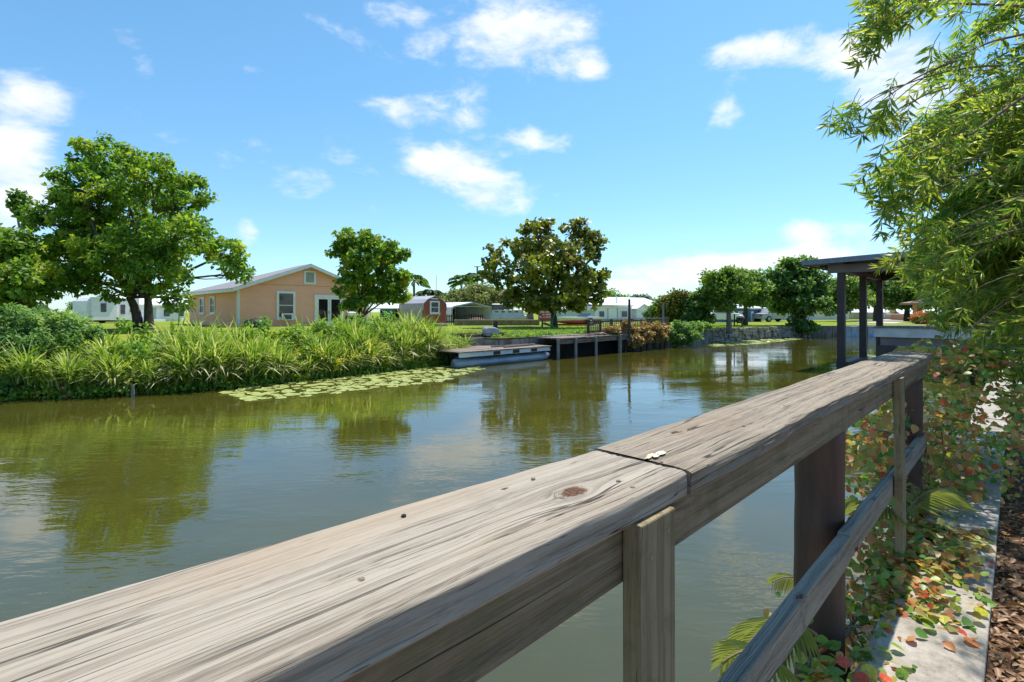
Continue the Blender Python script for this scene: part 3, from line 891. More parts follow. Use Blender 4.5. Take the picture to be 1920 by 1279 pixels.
for a, c in ((43.3, 44.6), (46.2, 47.6)):
    window(FX, h, a, c, 1.75, 3.1, .12, 1, 'greyglass')
# dark covered fire bowl by the wall
o = MB()
p = W(480, 34)
o.tube([(p.x, p.y, ZF + .02), (p.x, p.y, ZF + .30), (p.x, p.y, ZF + .5), (p.x, p.y, ZF + .60)], [.78, .80, .62, .25], 20)
t_ = thing('covered_fire_bowl', 'black domed cover standing by the peach house wall left of its window', 'fire bowl', (p.x, p.y, ZF))
o.build('cover', M['black'], t_, smooth=True)
MB().tube([(p.x, p.y, ZF + .6), (p.x, p.y, ZF + .68)], .05, 10).build('knob', M['greymetal'], t_)
# grill right of french doors
p = W(662, 34.5)
t_ = thing('barbecue_grill', 'black barbecue grill in front of the peach house behind the tree', 'grill', (p.x, p.y, ZF))
MB().box(p.x - .45, p.x + .45, p.y - .25, p.y + .25, ZF + .55, ZF + .8).build('firebox', M['black'], t_, bev=.04)
MB().extr([(-.25, 0), (.25, 0), (.2, .18), (0, .27), (-.2, .18)], lambda y, z: (p.x - .45, p.y + y, ZF + .805 + z), lambda y, z: (p.x + .45, p.y + y, ZF + .805 + z)).build('lid', M['greymetal'], t_)
for sx in (-.4, .4):
    for sy in (-.2, .2):
        MB().box(p.x + sx - .02, p.x + sx + .02, p.y + sy - .02, p.y + sy + .02, ZF, ZF + .549).build('leg', M['black'], t_)

# trailer / park model at the far left --------------------------------
r = thing('travel_trailer', 'white travel trailer with dark windows behind the biggest tree on the left', 'trailer', W(200, 48, ZF))
p0 = W(162, 46); dirv = (W(262, 50) - W(162, 46)); dirv.z = 0; L = dirv.length; dirv.normalize(); nv_ = Vector((dirv.y, -dirv.x, 0))
if nv_.dot(Vector((-R2, -R2, 0))) < 0: nv_ = -nv_
def TP(u, d, z): 
    q = p0 + dirv * u + nv_ * d
    return Vector((q.x, q.y, z))
def tbox(mb, u0, u1, d0, d1, z0, z1):
    return mb.hexa([TP(u0, d0, z0), TP(u1, d0, z0), TP(u1, d1, z0), TP(u0, d1, z0), TP(u0, d0, z1), TP(u1, d0, z1), TP(u1, d1, z1), TP(u0, d1, z1)])
b = MB()
b.extr([(0, 1.1), (L, 1.1), (L, 3.25), (.35, 3.25), (0, 2.9)], lambda u, z: TP(u, -2.4, z), lambda u, z: TP(u, 0, z)); b.build('body', M['whitewall'], r, bev=.04)
b = MB(); tbox(b, .3, L * .5, .02, .45, 1.15, 3.2); so = b.build('slide_out', M['whitewall'], r)
b = MB(); tbox(b, .25, L * .52, .0, .6, 3.202, 3.27); b.build('awning_rail', M['whitepaint'], r)
for (a, c, e, g_) in ((.9, 1.35, 1.9, 2.7),):
    b = MB(); tbox(b, a, c, .452, .475, e, g_); b.build('window', M['greyglass'], r)
for (a, c, e, g_) in ((L * .62, L * .71, 1.7, 2.6), (L * .80, L * .85, 1.9, 2.2), (L * .88, L * .96, 1.75, 2.05)):
    b = MB(); tbox(b, a, c, .003, .02, e, g_); b.build('window', M['greyglass'], r)
for k in (.3, .72):
    q = TP(L * k, -.2, ZF + .33); MB().tube([q - nv_ * .1, q + nv_ * .12], .33, 16).build('wheel', M['rubber'], r)
b = MB(); tbox(b, .1, L - .1, -2.2, -.25, 1.0, 1.098); b.build('chassis', M['black'], r)

r = thing('white_cottage', 'low white cottage with a white roof behind the trunk of the biggest tree', 'house', W(275, 56, ZF))
p0 = W(243, 54); p1 = W(345, 60); dirv = p1 - p0; dirv.z = 0; L = dirv.length; dirv.normalize(); nv_ = Vector((dirv.y, -dirv.x, 0))
if nv_.dot(Vector((-R2, -R2, 0))) < 0: nv_ = -nv_
b = MB(); tbox(b, 0, L, -6, 0, ZF - .1, 2.6); b.build('wall', M['whitewall'], r)
b = MB()
b.extr([(.5, 2.5), (-3, 3.9), (-6.5, 2.5), (-6.5, 2.62), (-3, 4.04), (.5, 2.62)], lambda d, z: TP(-.4, d, z + .11), lambda d, z: TP(L + .4, d, z + .11)); b.build('roof', M['whitemetal'], r)
b = MB(); tbox(b, 1.6, 2.9, .002, .03, 1.0, 2.4); b.build('sliding_door', mat('pale_green_glass', (.34, .44, .42), (.28, .38, .36), 1, .2), r)
for a in (3.8, 5.6): 
    b = MB(); tbox(b, a, a + .7, .002, .03, 1.4, 2.2); b.build('window', M['greyglass'], r)
b = MB(); tbox(b, 0.2, 3.0, .02, 1.3, ZF - .02, ZF + .25); b.build('porch_step', M['whitepaint'], r)

# red barn shed -------------------------------------------------------
sx0, sx1, sy0, sy1 = 25.05, 27.55, 35.76, 39.4
r = thing('barn_shed', 'small faded red barn shed with a rounded grey metal roof and one white framed window', 'shed', ((sx0 + sx1) / 2, sy0, ZF))
zs0 = .80
w_ = sx1 - sx0
prof = [(0, zs0), (w_, zs0), (w_ - .02, 2.05), (w_ - .06, 2.6), (w_ * .80, 2.96), (w_ * .5, 3.26), (w_ * .20, 2.96), (.06, 2.6), (.02, 2.05)]
MB().extr(prof, lambda x, z: (sx0 + x, sy0, z), lambda x, z: (sx0 + x, sy1, z)).build('wall', M['redshed'], r)
b = MB()
rp = prof[2:]
for (a, c) in zip(rp[:-1], rp[1:]):
    nx, nz = (a[1] - c[1]), -(a[0] - c[0]); l = math.hypot(nx, nz); nx, nz = nx / l * -1, nz / l
    nx = abs(nx) * (1 if (a[0] + c[0]) / 2 > w_ / 2 else -1); nz = abs(nz)
    t1 = .05
    b.hexa([(sx0 + a[0] + nx * .004, sy0 - .06, a[1] + nz * .004), (sx0 + c[0] + nx * .004, sy0 - .06, c[1] + nz * .004), (sx0 + c[0] + nx * .004, sy1 + .06, c[1] + nz * .004), (sx0 + a[0] + nx * .004, sy1 + .06, a[1] + nz * .004),
            (sx0 + a[0] + nx * t1, sy0 - .06, a[1] + nz * t1), (sx0 + c[0] + nx * t1, sy0 - .06, c[1] + nz * t1), (sx0 + c[0] + nx * t1, sy1 + .06, c[1] + nz * t1), (sx0 + a[0] + nx * t1, sy1 + .06, a[1] + nz * t1)])
b.build('roof', M['greymetal'], r)
MB().box(sx0 - .03, sx0 - .004, sy0 + .02, sy1, zs0, 2.1).build('side_sheet', M['greymetal'], r)
window(Face('y', sy0), r, sx0 + .72, sx0 + 1.72, 1.75, 2.85, .12, 1, 'greyglass')
g = MB(); Face('y', sy0).box(g, sx0 + .85, sx0 + 1.55, .03, .05, 3.0, 3.08); g.build('light_fitting', M['whitepaint'], r)
p = W(820, 37)
r = thing('concrete_steps', 'small pair of pale concrete blocks in front of the red shed', 'steps', (p.x, p.y, ZF))
MB().box(p.x - .75, p.x - .03, p.y - .3, p.y + .3, ZF - .05, ZF + .22).build('block', M['concrete'], r, bev=.02)
MB().box(p.x + .03, p.x + .75, p.y - .3, p.y + .3, ZF - .05, ZF + .18).build('block', M['concrete'], r, bev=.02)
# teal awning and dark carport behind tree
r = thing('open_lean_to', 'open lean-to with grey roof and teal cloth between the peach house and the red shed', 'lean-to', W(722, 44, ZF))
a, c = W(694, 44), W(758, 46)
for q in (a, c, a + Vector((2.5, 2.5, 0)), c + Vector((2.5, 2.5, 0))):
    MB().bar((q.x, q.y, ZF), (q.x, q.y, 2.15), .1, .1).build('post', M['whitepaint'], r)
MB().hexa([a + Vector((0, 0, 2.16 - a.z)), c + Vector((0, 0, 2.16 - c.z)), c + Vector((2.6, 2.6, 2.6 - c.z)), a + Vector((2.6, 2.6, 2.6 - a.z)),
           a + Vector((0, 0, 2.24 - a.z)), c + Vector((0, 0, 2.24 - c.z)), c + Vector((2.6, 2.6, 2.68 - c.z)), a + Vector((2.6, 2.6, 2.68 - a.z))]).build('roof', M['whitemetal'], r)
a2 = a + (c - a) * .35; c2 = a + (c - a) * .68
MB().hexa([Vector((a2.x, a2.y, 1.35)), Vector((c2.x, c2.y, 1.35)), Vector((c2.x + .03, c2.y + .03, 1.35)), Vector((a2.x + .03, a2.y + .03, 1.35)),
           Vector((a2.x, a2.y, 2.14)), Vector((c2.x, c2.y, 2.14)), Vector((c2.x + .03, c2.y + .03, 2.14)), Vector((a2.x + .03, a2.y + .03, 2.14))]).build('teal_cloth', M['tealcloth'], r)
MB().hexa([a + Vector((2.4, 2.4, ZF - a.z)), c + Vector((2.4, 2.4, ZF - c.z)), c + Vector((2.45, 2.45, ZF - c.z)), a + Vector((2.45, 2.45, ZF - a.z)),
           a + Vector((2.4, 2.4, 2.5 - a.z)), c + Vector((2.4, 2.4, 2.5 - c.z)), c + Vector((2.45, 2.45, 2.5 - c.z)), a + Vector((2.45, 2.45, 2.5 - a.z))]).build('lean_to_shade_sheet', M['paintedshade'], r)  # dark sheet: shade at the back of the lean-to, put into the colour

# metal carport -------------------------------------------------------
cx0, cx1, cy0, cy1 = 30.0, 35.3, 38.2, 44.0
r = thing('metal_carport', 'open grey metal carport with rounded corners to the right of the red shed', 'carport', ((cx0 + cx1) / 2, cy0, ZF))
w_ = cx1 - cx0
sec = [(0, ZF), (0, 2.1), (.10, 2.35), (.30, 2.48), (w_ / 2, 2.88), (w_ - .30, 2.48), (w_ - .10, 2.35), (w_, 2.1), (w_, ZF)]
def shell(sec, x0, y0_, y1_, t1):
    b = MB()
    n = len(sec)
    cxm = sum(p[0] for p in sec) / n
    inn = [(p[0] + (t1 if p[0] < w_ / 2 else -t1 if p[0] > w_ / 2 else 0), p[1] - (t1 if p[1] > 2.2 else 0)) for p in sec]
    for i in range(n - 1):
        a, c, d, e = sec[i], sec[i + 1], inn[i + 1], inn[i]
        b.hexa([(x0 + a[0], y0_, a[1]), (x0 + c[0], y0_, c[1]), (x0 + c[0], y1_, c[1]), (x0 + a[0], y1_, a[1]),
                (x0 + e[0], y0_, e[1]), (x0 + d[0], y0_, d[1]), (x0 + d[0], y1_, d[1]), (x0 + e[0], y1_, e[1])])
    return b
shell(sec, cx0, cy0, cy1, .05).build('roof_shell', M['whitemetal'], r)
shell([(p[0] + (.01 if p[0] < w_ / 2 else -.01), p[1] + .0) for p in sec], cx0, cy0 - .08, cy0 - .004, .10).build('front_arch', M['greymetal'], r)
MB().box(cx0 + .3, cx1 - .3, cy0 - .05, cy0 - .003, 2.40, 2.46).build('cross_tie', M['greymetal'], r)
MB().box(cx0 + .05, cx1 - .05, cy1 - .06, cy1 - .01, ZF, 2.35).build('carport_shade_sheet', M['paintedshade'], r)  # near-black sheet painting the shade inside the carport
for k in range(3):
    xx_ = cx0 + .5 + k * 1.6
    MB().box(xx_, xx_ + .06, cy0 + 2, cy0 + 2.06, ZF, 2.4).build('post', M['greymetal'], r)
# things inside: tarped heap
t_ = thing('tarp_heap', 'heap under a brown tarpaulin with yellow weeds at the mouth of the carport', 'tarp heap', (32.5, 37.4, ZF))
b = MB(); ring = []
n = 14
for j in range(5):
    zz = [0, .25, .42, .5, .53][j]; rr_ = [1.2, 1.05, .75, .4, .05][j]
    ring.append([(32.5 + rr_ * math.cos(a) * rnd.uniform(.92, 1.08), 37.4 + .6 * rr_ * math.sin(a), ZF + zz) for a in [2 * math.pi * i / n for i in range(n)]])
vs_ = [q for rr_ in ring for q in rr_]; fs = [(i * n + k, i * n + (k + 1) % n, (i + 1) * n + (k + 1) % n, (i + 1) * n + k) for i in range(4) for k in range(n)]
b.add(vs_, fs); b.build('tarpaulin', mat('brown_tarpaulin', (.20, .10, .07), (.12, .06, .045), 4, .8, .5), t_, smooth=True)
# fence in front of the carport
r = thing('low_dark_fence', 'low dark picket fence between the red shed and the carport', 'fence', (29, 35, ZF))
pa, pb = W(838, 42, ZF), W(905, 42, ZF)
for k in range(2): MB().bar(pa + Vector((0, 0, .25 + .45 * k)), pb + Vector((0, 0, .25 + .45 * k)), .05, .08).build('fence_rail', M['darkwood'], r)
for k in range(17):
    q = pa.lerp(pb, k / 16.0); MB().bar(q, q + Vector((0, 0, .85)), .07, .05).build('picket', M['darkwood'], r)
# retaining wall
r = thing('retaining_wall', 'low tan retaining wall at the back of the lawn behind the magnolia tree', 'wall', W(930, 39, ZF))
pa, pb = W(852, 39.5, ZF), W(1012, 40, ZF)
dv = (pb - pa); n = 9
for k in range(n):
    a = pa + dv * (k / n) ; c = pa + dv * ((k + 1) / n) - dv.normalized() * .02
    nn = Vector((dv.y, -dv.x, 0)).normalized()
    MB().hexa([a, c, c - nn * .3, a - nn * .3] + [q + Vector((0, 0, .36)) for q in (a, c, c - nn * .3, a - nn * .3)]).build('wall_block', M['tan'], r, bev=.01)
MB().bar(pa + Vector((0, 0, .41)), pb + Vector((0, 0, .41)), .5, .08).build('coping', M['concrete'], r)

# pontoon boat parked on land -----------------------------------------
r = thing('parked_pontoon_boat', 'pale blue pontoon boat with a grey canopy parked on the grass right of the carport', 'boat', W(955, 43, ZF))
a, c = W(922, 43, 1.55), W(987, 42, 1.55)
d = (c - a).normalized(); L = (c - a).length
nn = Vector((d.y, -d.x, 0))
for k, off in enumerate((0, -1.7)):
    q = a + nn * off
    MB().tube([q + Vector((0, 0, -.12)), q + d * (L - .5) + Vector((0, 0, -.12)), q + d * (L - .15) + Vector((0, 0, -.06)), q + d * L + Vector((0, 0, .05))], [.24, .24, .17, .04], 14).build('pontoon', M['alu2'], r, smooth=True)
MB().hexa([a + Vector((0, 0, .13)), a + d * (L - .2) + Vector((0, 0, .13)), a + d * (L - .2) - nn * 1.7 + Vector((0, 0, .13)), a - nn * 1.7 + Vector((0, 0, .13))] +
          [q + Vector((0, 0, .2)) for q in (a, a + d * (L - .2), a + d * (L - .2) - nn * 1.7, a - nn * 1.7)]).build('deck', M['alu2'], r)
fz = MB().bar(a + Vector((0, 0, .35)), a + d * (L - .25) + Vector((0, 0, .35)), .04, .32).build('side_panel', M['alu2'], r)
for k in range(4):
    q = a + d * (L * (.1 + k * .19)) + nn * .025 + Vector((0, 0, .36)); MB().bar(q, q + d * .3, .01, .09).build('slot', M['black'], fz)
for k in (0, .33, .66, .95):
    for off in (0, 1.7):
        q = a + d * (L * k * .93) - nn * off; MB().bar(q + Vector((0, 0, .2)), q + Vector((0, 0, 1.0)), .05, .05).build('canopy_pole', M['greypole'], r)
q0 = a + Vector((0, 0, .55)); q1 = a + d * (L * .62) + Vector((0, 0, .55))
MB().hexa([q0 - nn * .1, q1 - nn * .1, q1 - nn * .14, q0 - nn * .14] + [q + Vector((0, 0, .42)) for q in (q0 - nn * .1, q1 - nn * .1, q1 - nn * .14, q0 - nn * .14)]).build('side_curtain', M['bluetarp'], r)
q1 = a + d * L + Vector((0, 0, .55))
MB().hexa([q0 + Vector((0, 0, .44)), q1 + Vector((0, 0, .44)), q1 - nn * 1.75 + Vector((0, 0, .44)), q0 - nn * 1.75 + Vector((0, 0, .44)),
           q0 + Vector((0, 0, .50)) - nn * .2, q1 + Vector((0, 0, .50)) - nn * .2, q1 - nn * 1.55 + Vector((0, 0, .53)), q0 - nn * 1.55 + Vector((0, 0, .53))]).build('canopy', M['whitepaint'], r)
for k in (.25, .7):
    q = a + d * (L * k) + Vector((0, 0, -.5)); MB().bar(q, q - nn * 1.7, .5, .35).build('cradle', M['darkwood'], r)
# outboard engine on a stand, tilted
r = thing('tilted_outboard', 'black outboard engine tilted on a stand left of the red cart', 'outboard motor', W(998, 41, ZF))
q = W(994, 41, 2.0)
MB().tube([q + Vector((0, 0, -.25)), q, q + Vector((.15, -.15, .3)), q + Vector((.28, -.28, .42))], [.18, .26, .25, .12], 12).build('cowling', M['black'], r, smooth=True)
MB().bar(q + Vector((.1, -.1, 0)), q + Vector((.75, -.75, -.45)), .16, .2).build('drive_leg', M['black'], r)
MB().bar(q + Vector((0, 0, -.2)), W(996, 41, ZF), .5, .12, (1, 1, 0)).build('stand', M['greypole'], r)
MB().bar(W(990, 41, 1.0), W(1004, 41, 1.0), .8, .3).build('base_frame', M['darkwood'], r)
# stacked red cart
r = thing('red_slatted_cart', 'faded red slatted cart standing behind the green garden chair', 'cart', W(1026, 40, ZF))
for i in range(5):
    z = ZF + .35 + i * .2
    MB().bar(W(1010, 40, z), W(1034, 40, z), .04, .12).build('slat', M['pinkred'], r)
    MB().bar(W(1010, 41, z), W(1034, 41, z), .04, .12).build('slat', M['pinkred'], r)
for px_ in (1010, 1022, 1034):
    for dd in (40.05, 41.05): MB().bar(W(px_, dd, ZF), W(px_, dd, ZF + 1.28), .06, .06).build('post', M['pinkred'], r)
MB().hexa([W(1010, 40.1, ZF + .3), W(1034, 40.1, ZF + .3), W(1034, 41, ZF + .3), W(1010, 41, ZF + .3), W(1010, 40.1, ZF + .6), W(1034, 40.1, ZF + .6), W(1034, 41, ZF + .6), W(1010, 41, ZF + .6)]).build('bed', M['redpaint'], r)
# flag
p = W(952, 60)
r = thing('flag_on_pole', 'faded red and white striped flag on a thin pole behind the magnolia tree', 'flag', (p.x, p.y, ZF))
MB().tube([(p.x, p.y, ZF), (p.x, p.y, 4.7)], .035, 6).build('pole', M['greypole'], r)
V = []; F = []
top = W(952, 60, 4.6); 
for i in range(9):
    for j in range(7):
        u = i / 8; v = j / 6
        q = top + Vector((-R2, R2, 0)) * 0 + Vector((-.707, .707, 0)) * (-1) * (-1) * (0) 
        q = Vector((top.x - u * .9 * R2, top.y + u * .9 * R2, top.z - v * .95 - u * u * .35)) + Vector((R2, R2, 0)) * (.12 * math.sin(u * 6 + v))
        V.append(q)
for i in range(8):
    for j in range(6):
        k = i * 7 + j; F.append((k, k + 7, k + 8, k + 1))
fl = MB().add(V, F).build('flag_cloth', M['flagred'], r, smooth=True)
fl.modifiers.new('s', 'SOLIDIFY').thickness = .01

# green garden chair ----------------------------------------------------
p = W(1026, 33)
rz = math.radians(218)
r = thing('garden_chair', 'green slatted garden chair on the lawn beside the magnolia trunk', 'chair', (p.x, p.y, ZF), rz=0)
def CH(x, y, z):
    c_, s_ = math.cos(rz), math.sin(rz)
    return Vector((p.x + x * c_ - y * s_, p.y + x * s_ + y * c_, ZF + z))
for k in range(6): MB().bar(CH(-.27 + k * .108, .22, .30), CH(-.27 + k * .108 * 1.0, .52, 1.0 - abs(k - 2.5) * .03), .095, .02, (0, 1, 0)).build('back_slat', M['greenchair'], r)
for k in range(5): MB().bar(CH(-.28, -.28 + k * .12, .36 - k * .02), CH(.28, -.28 + k * .12, .36 - k * .02), .10, .02).build('seat_slat', M['greenchair'], r)
for sx in (-.31, .31):
    MB().bar(CH(sx, -.32, 0), CH(sx, -.32, .58), .09, .025, (0, 1, 0)).build('leg', M['greenchair'], r)
    MB().bar(CH(sx, -.36, .59), CH(sx, .36, .61), .13, .025).build('armrest', M['greenchair'], r)
    MB().bar(CH(sx * .95, -.34, .34), CH(sx * .95, .62, .03), .03, .11).build('side_board', M['greenchair'], r)
    MB().bar(CH(sx, .34, .05), CH(sx, .34, .6), .08, .025, (0, 1, 0)).build('leg', M['greenchair'], r)

# red and white speedboat on a trailer -----------------------------------
a = W(1044, 38, ZF); c = W(1117, 40, ZF)
d = (c - a).normalized(); L = (c - a).length; nn = Vector((d.y, -d.x, 0))
if nn.dot(Vector((-1, -1, 0))) < 0: nn = -nn
r = thing('speedboat', 'white speedboat with a red hull on a trailer right of the magnolia trunk', 'boat', (a + c) / 2)
def hull(z0, z1, wf, m, name, zbow=0):
    V = []; F = []
    st = 12
    for i in range(st + 1):
        t = i / st
        wd_ = wf * (1 - max(0, (.45 - t) / .45) ** 2.2)
        lift = zbow * max(0, (.5 - t) / .5) ** 2
        q = a + d * (L * t)
        for (dy, z) in ((-wd_ * .8, z0 + lift), (-wd_, (z0 + z1) / 2 + lift * .5), (-wd_, z1), (wd_, z1), (wd_, (z0 + z1) / 2 + lift * .5), (wd_ * .8, z0 + lift)):
            V.append(Vector((q.x, q.y, z)) + nn * dy)
    for i in range(st):
        for k in range(6): F.append((i * 6 + k, i * 6 + (k + 1) % 6, (i + 1) * 6 + (k + 1) % 6, (i + 1) * 6 + k))
    F.append(tuple(range(6))); F.append(tuple(st * 6 + k for k in range(6))[::-1])
    return MB().add(V, F).build(name, m, r, smooth=False)
hull(ZF + .12, ZF + .38, .85, M['redpaint'], 'lower_hull', .16)
hull(ZF + .383, ZF + .66, .9, M['whitepaint'], 'upper_hull')
q = a + d * (L * .62)
MB().hexa([q + nn * .7 + Vector((0, 0, .663)), q - nn * .7 + Vector((0, 0, .663)), q - nn * .68 + d * .05 + Vector((0, 0, .663)), q + nn * .68 + d * .05 + Vector((0, 0, .663)),
           q + nn * .55 + d * .5 + Vector((0, 0, .95)), q - nn * .55 + d * .5 + Vector((0, 0, .95)), q - nn * .55 + d * .55 + Vector((0, 0, .95)), q + nn * .55 + d * .55 + Vector((0, 0, .95))]).build('windscreen', M['glass'], r)
q = a + d * (L * .64) + Vector((0, 0, .30)) + nn * .93
wh = MB().tube([q - nn * .1, q + nn * .12], .30, 18).build('wheel', M['rubber'], r)
MB().tube([q + nn * .121, q + nn * .13], .15, 14).build('hub', M['whitepaint'], wh)
MB().bar(a - d * .3 + Vector((0, 0, .1)), c + Vector((0, 0, .1)), .1, .1).build('trailer_frame', M['pole'], r)

# white and pale buildings mid right --------------------------------------
r = thing('pale_blue_shed', 'long low pale blue shed wall right of the magnolia trunk', 'shed', W(1085, 55, ZF))
q0, q1 = W(1055, 54), W(1116, 57)
for (nm, z0, z1, m, dpt, e) in (('wall', ZF - .3, 2.05, 'palebluewall', 4, 0), ('roof', 2.06, 2.22, 'whitemetal', 4.4, .3)):
    MIDV = q0 + q1; MIDV.z = 0; dv = (q1 - q0); dv.z = 0; dn = dv.normalized(); nb = Vector((-dn.y, dn.x, 0))
    if nb.dot(MIDV) < 0: nb = -nb
    A = q0 - dn * e - nb * e; B = q1 + dn * e - nb * e; C_ = B + nb * dpt; D_ = A + nb * dpt
    MB().hexa([Vector((v.x, v.y, z0)) for v in (A, B, C_, D_)] + [Vector((v.x, v.y, z1)) for v in (A, B, C_, D_)]).build(nm, M[m], r)

r = thing('white_mobile_home', 'white mobile home with two dark windows and a door beyond the vine covered railing', 'mobile home', W(1160, 60, ZF))
mh = onY(1113, 35.6, 0); Y0 = 35.6
xa = onY(1113, Y0).x; xb = onY(1186, Y0).x; xc = onY(1212, Y0).x
zw = zat(onY(1150, Y0), 574)
MB().box(xa, xb - .01, Y0, Y0 + 4.0, .3, zw).build('wall', M['whitewall'], r)
zg = zat(onY(1200, Y0), 572)
MB().extr([(xb, .3), (xc, .3), (xc, zg - .55), ((xb + xc) / 2 - .3, zg + .05), (xb, zg - .45)], lambda x, z: (x, Y0 - .6, z), lambda x, z: (x, Y0 + 6, z)).build('gable_wing', M['whitewall'], r)
gm = (xb + xc) / 2 - .3
for (xe, zz) in ((xb - .3, zg - .58), (xc + .3, zg - .68)):
    MB().hexa([(xe, Y0 - .9, zz), (gm, Y0 - .9, zg + .07), (gm, Y0 + 6, zg + .07), (xe, Y0 + 6, zz), (xe, Y0 - .9, zz + .1), (gm, Y0 - .9, zg + .17), (gm, Y0 + 6, zg + .17), (xe, Y0 + 6, zz + .1)]).build('roof', M['whitemetal'], r)
MB().hexa([(xa - .3, Y0 - .4, zw + .01), (xb - .32, Y0 - .4, zw + .01), (xb - .32, Y0 + 4.3, zw + .55), (xa - .3, Y0 + 4.3, zw + .55), (xa - .3, Y0 - .4, zw + .14), (xb - .32, Y0 - .4, zw + .14), (xb - .32, Y0 + 4.3, zw + .68), (xa - .3, Y0 + 4.3, zw + .68)]).build('roof', M['whitemetal'], r)
F2 = Face('y', Y0)
for (pa_, pb_) in ((1122, 1133), (1164, 1176)):
    window(F2, r, onY(pa_, Y0).x, onY(pb_, Y0).x, zat(onY(pa_, Y0), 595.5), zat(onY(pa_, Y0), 582.5), .07, 0, 'greyglass', sill=False)
d_ = MB(); F2.box(d_, onY(1140, Y0).x, onY(1156, Y0).x, .0, .05, .4, zat(onY(1148, Y0), 579)); dd_ = d_.build('door', M['whitepaint'], r)
for u in (1139, 1156.8):
    g = MB(); F2.box(g, onY(u, Y0).x, onY(u + .9, Y0).x, 0, .08, .4, zat(onY(1148, Y0), 578)); g.build('door_post', M['greymetal'], dd_)

r = thing('white_roofed_hall', 'long building with a bright white sloping roof behind the white mobile home', 'building', W(1190, 72, ZF))
q0, q1 = W(1142, 70), W(1240, 76)
MIDV = q0 + q1; MIDV.z = 0; dn = (q1 - q0); dn.z = 0; dn.normalize(); nb = Vector((-dn.y, dn.x, 0))
if nb.dot(MIDV) < 0: nb = -nb
A, B = q0, q1
def at3(v, z): return Vector((v.x, v.y, z))
MB().hexa([at3(A, ZF), at3(B, ZF), at3(B + nb * 8, ZF), at3(A + nb * 8, ZF), at3(A, 2.7), at3(B, 2.7), at3(B + nb * 8, 2.7), at3(A + nb * 8, 2.7)]).build('wall', M['palebluewall'], r)
MB().extr([(-.5, 2.72), (4, 4.0), (8.5, 2.72), (8.5, 2.84), (4, 4.12), (-.5, 2.84)], lambda u, z: at3(A - dn * .6 + nb * u, z), lambda u, z: at3(B + dn * .6 + nb * u, z)).build('roof', M['whitemetal'], r)
q = W(1156, 68); MB().tube([(q.x, q.y, 2.6), (q.x, q.y, 3.95)], .16, 8).build('vent_pipe', M['whitepaint'], r)
r = thing('flat_roofed_annex', 'white flat roofed annex just right of the magnolia crown', 'building', W(1145, 66, ZF))
A, B = W(1100, 65), W(1152, 66)
MB().hexa([at3(A, ZF), at3(B, ZF), at3(B + nb * 3, ZF), at3(A + nb * 3, ZF), at3(A, 2.9), at3(B, 2.9), at3(B + nb * 3, 2.9), at3(A + nb * 3, 2.9)]).build('wall', M['whitewall'], r)
MB().hexa([at3(A, 2.903), at3(B, 2.903), at3(B + nb * 3.3, 3.1), at3(A + nb * 3.3, 3.1), at3(A, 3.02), at3(B, 3.02), at3(B + nb * 3.3, 3.25), at3(A + nb * 3.3, 3.25)]).build('roof', M['whitemetal'], r)

# blue house and neighbours (far right)
def simple_house(name, label, pxa, pxb, depth_, pytop, pyeave, wallm, roofm, dp=6, wins=(), grp=None, dd=3):
    A, B = W(pxa, depth_), W(pxb, depth_ + dd)
    r = thing(name, label, 'house', at3((A + B) / 2, ZF), grp)
    MIDV = A + B; MIDV.z = 0; dn = (B - A); dn.z = 0; L = dn.length; dn.normalize(); nb = Vector((-dn.y, dn.x, 0))
    if nb.dot(MIDV) < 0: nb = -nb
    ze_ = CAMZ + (HOR - pyeave) / FPX * depth_; zr_ = CAMZ + (HOR - pytop) / FPX * (depth_ + dp / 2)
    MB().hexa([at3(A, ZF - .2), at3(B, ZF - .2), at3(B + nb * dp, ZF - .2), at3(A + nb * dp, ZF - .2), at3(A, ze_), at3(B, ze_), at3(B + nb * dp, ze_), at3(A + nb * dp, ze_)]).build('wall', M[wallm], r)
    MB().extr([(-.4, ze_ + .01), (dp / 2, zr_), (dp + .4, ze_ + .01), (dp + .4, ze_ + .12), (dp / 2, zr_ + .12), (-.4, ze_ + .12)], lambda u, z: at3(A - dn * .4 + nb * u, z), lambda u, z: at3(B + dn * .4 + nb * u, z)).build('roof', M[roofm], r)
    for (f0, f1, g0, g1, mm) in wins:
        a_ = A + dn * (L * f0) - nb * .03; b__ = A + dn * (L * f1) - nb * .03
        z0_ = ZF + (ze_ - ZF) * g0; z1_ = ZF + (ze_ - ZF) * g1
        fr_ = MB().hexa([at3(a_, z0_), at3(b__, z0_), at3(b__ + nb * .027, z0_), at3(a_ + nb * .027, z0_), at3(a_, z1_), at3(b__, z1_), at3(b__ + nb * .027, z1_), at3(a_ + nb * .027, z1_)]).build('window' if g0 > .05 else 'door', M['whitetrim'], r)
        e = .12
        a_ = a_ + dn * e - nb * .01; b__ = b__ - dn * e - nb * .01
        if mm: MB().hexa([at3(a_, z0_ + e), at3(b__, z0_ + e), at3(b__ + nb * .008, z0_ + e), at3(a_ + nb * .008, z0_ + e), at3(a_, z1_ - e), at3(b__, z1_ - e), at3(b__ + nb * .008, z1_ - e), at3(a_ + nb * .008, z1_ - e)]).build('pane', M[mm], fr_)
    return r
simple_house('blue_house', 'blue walled house with a white roof behind the two light green trees', 1372, 1428, 52, 571, 579, 'bluewall', 'whitemetal', wins=((.62, .72, 0, .8, None), (.2, .4, .4, .8, 'glass')))
simple_house('white_house', 'small white house left of the blue house behind the light green trees', 1336, 1366, 58, 576, 583, 'whitewall', 'whitemetal', wins=((.2, .4, .4, .8, 'greyglass'),))
simple_house('cream_house', 'cream low house between the blue house and the dark multi trunk tree', 1430, 1475, 62, 578, 584, 'whitewall', 'whitemetal', wins=((.3, .45, .3, .8, 'greyglass'), (.6, .75, .3, .8, 'greyglass')))
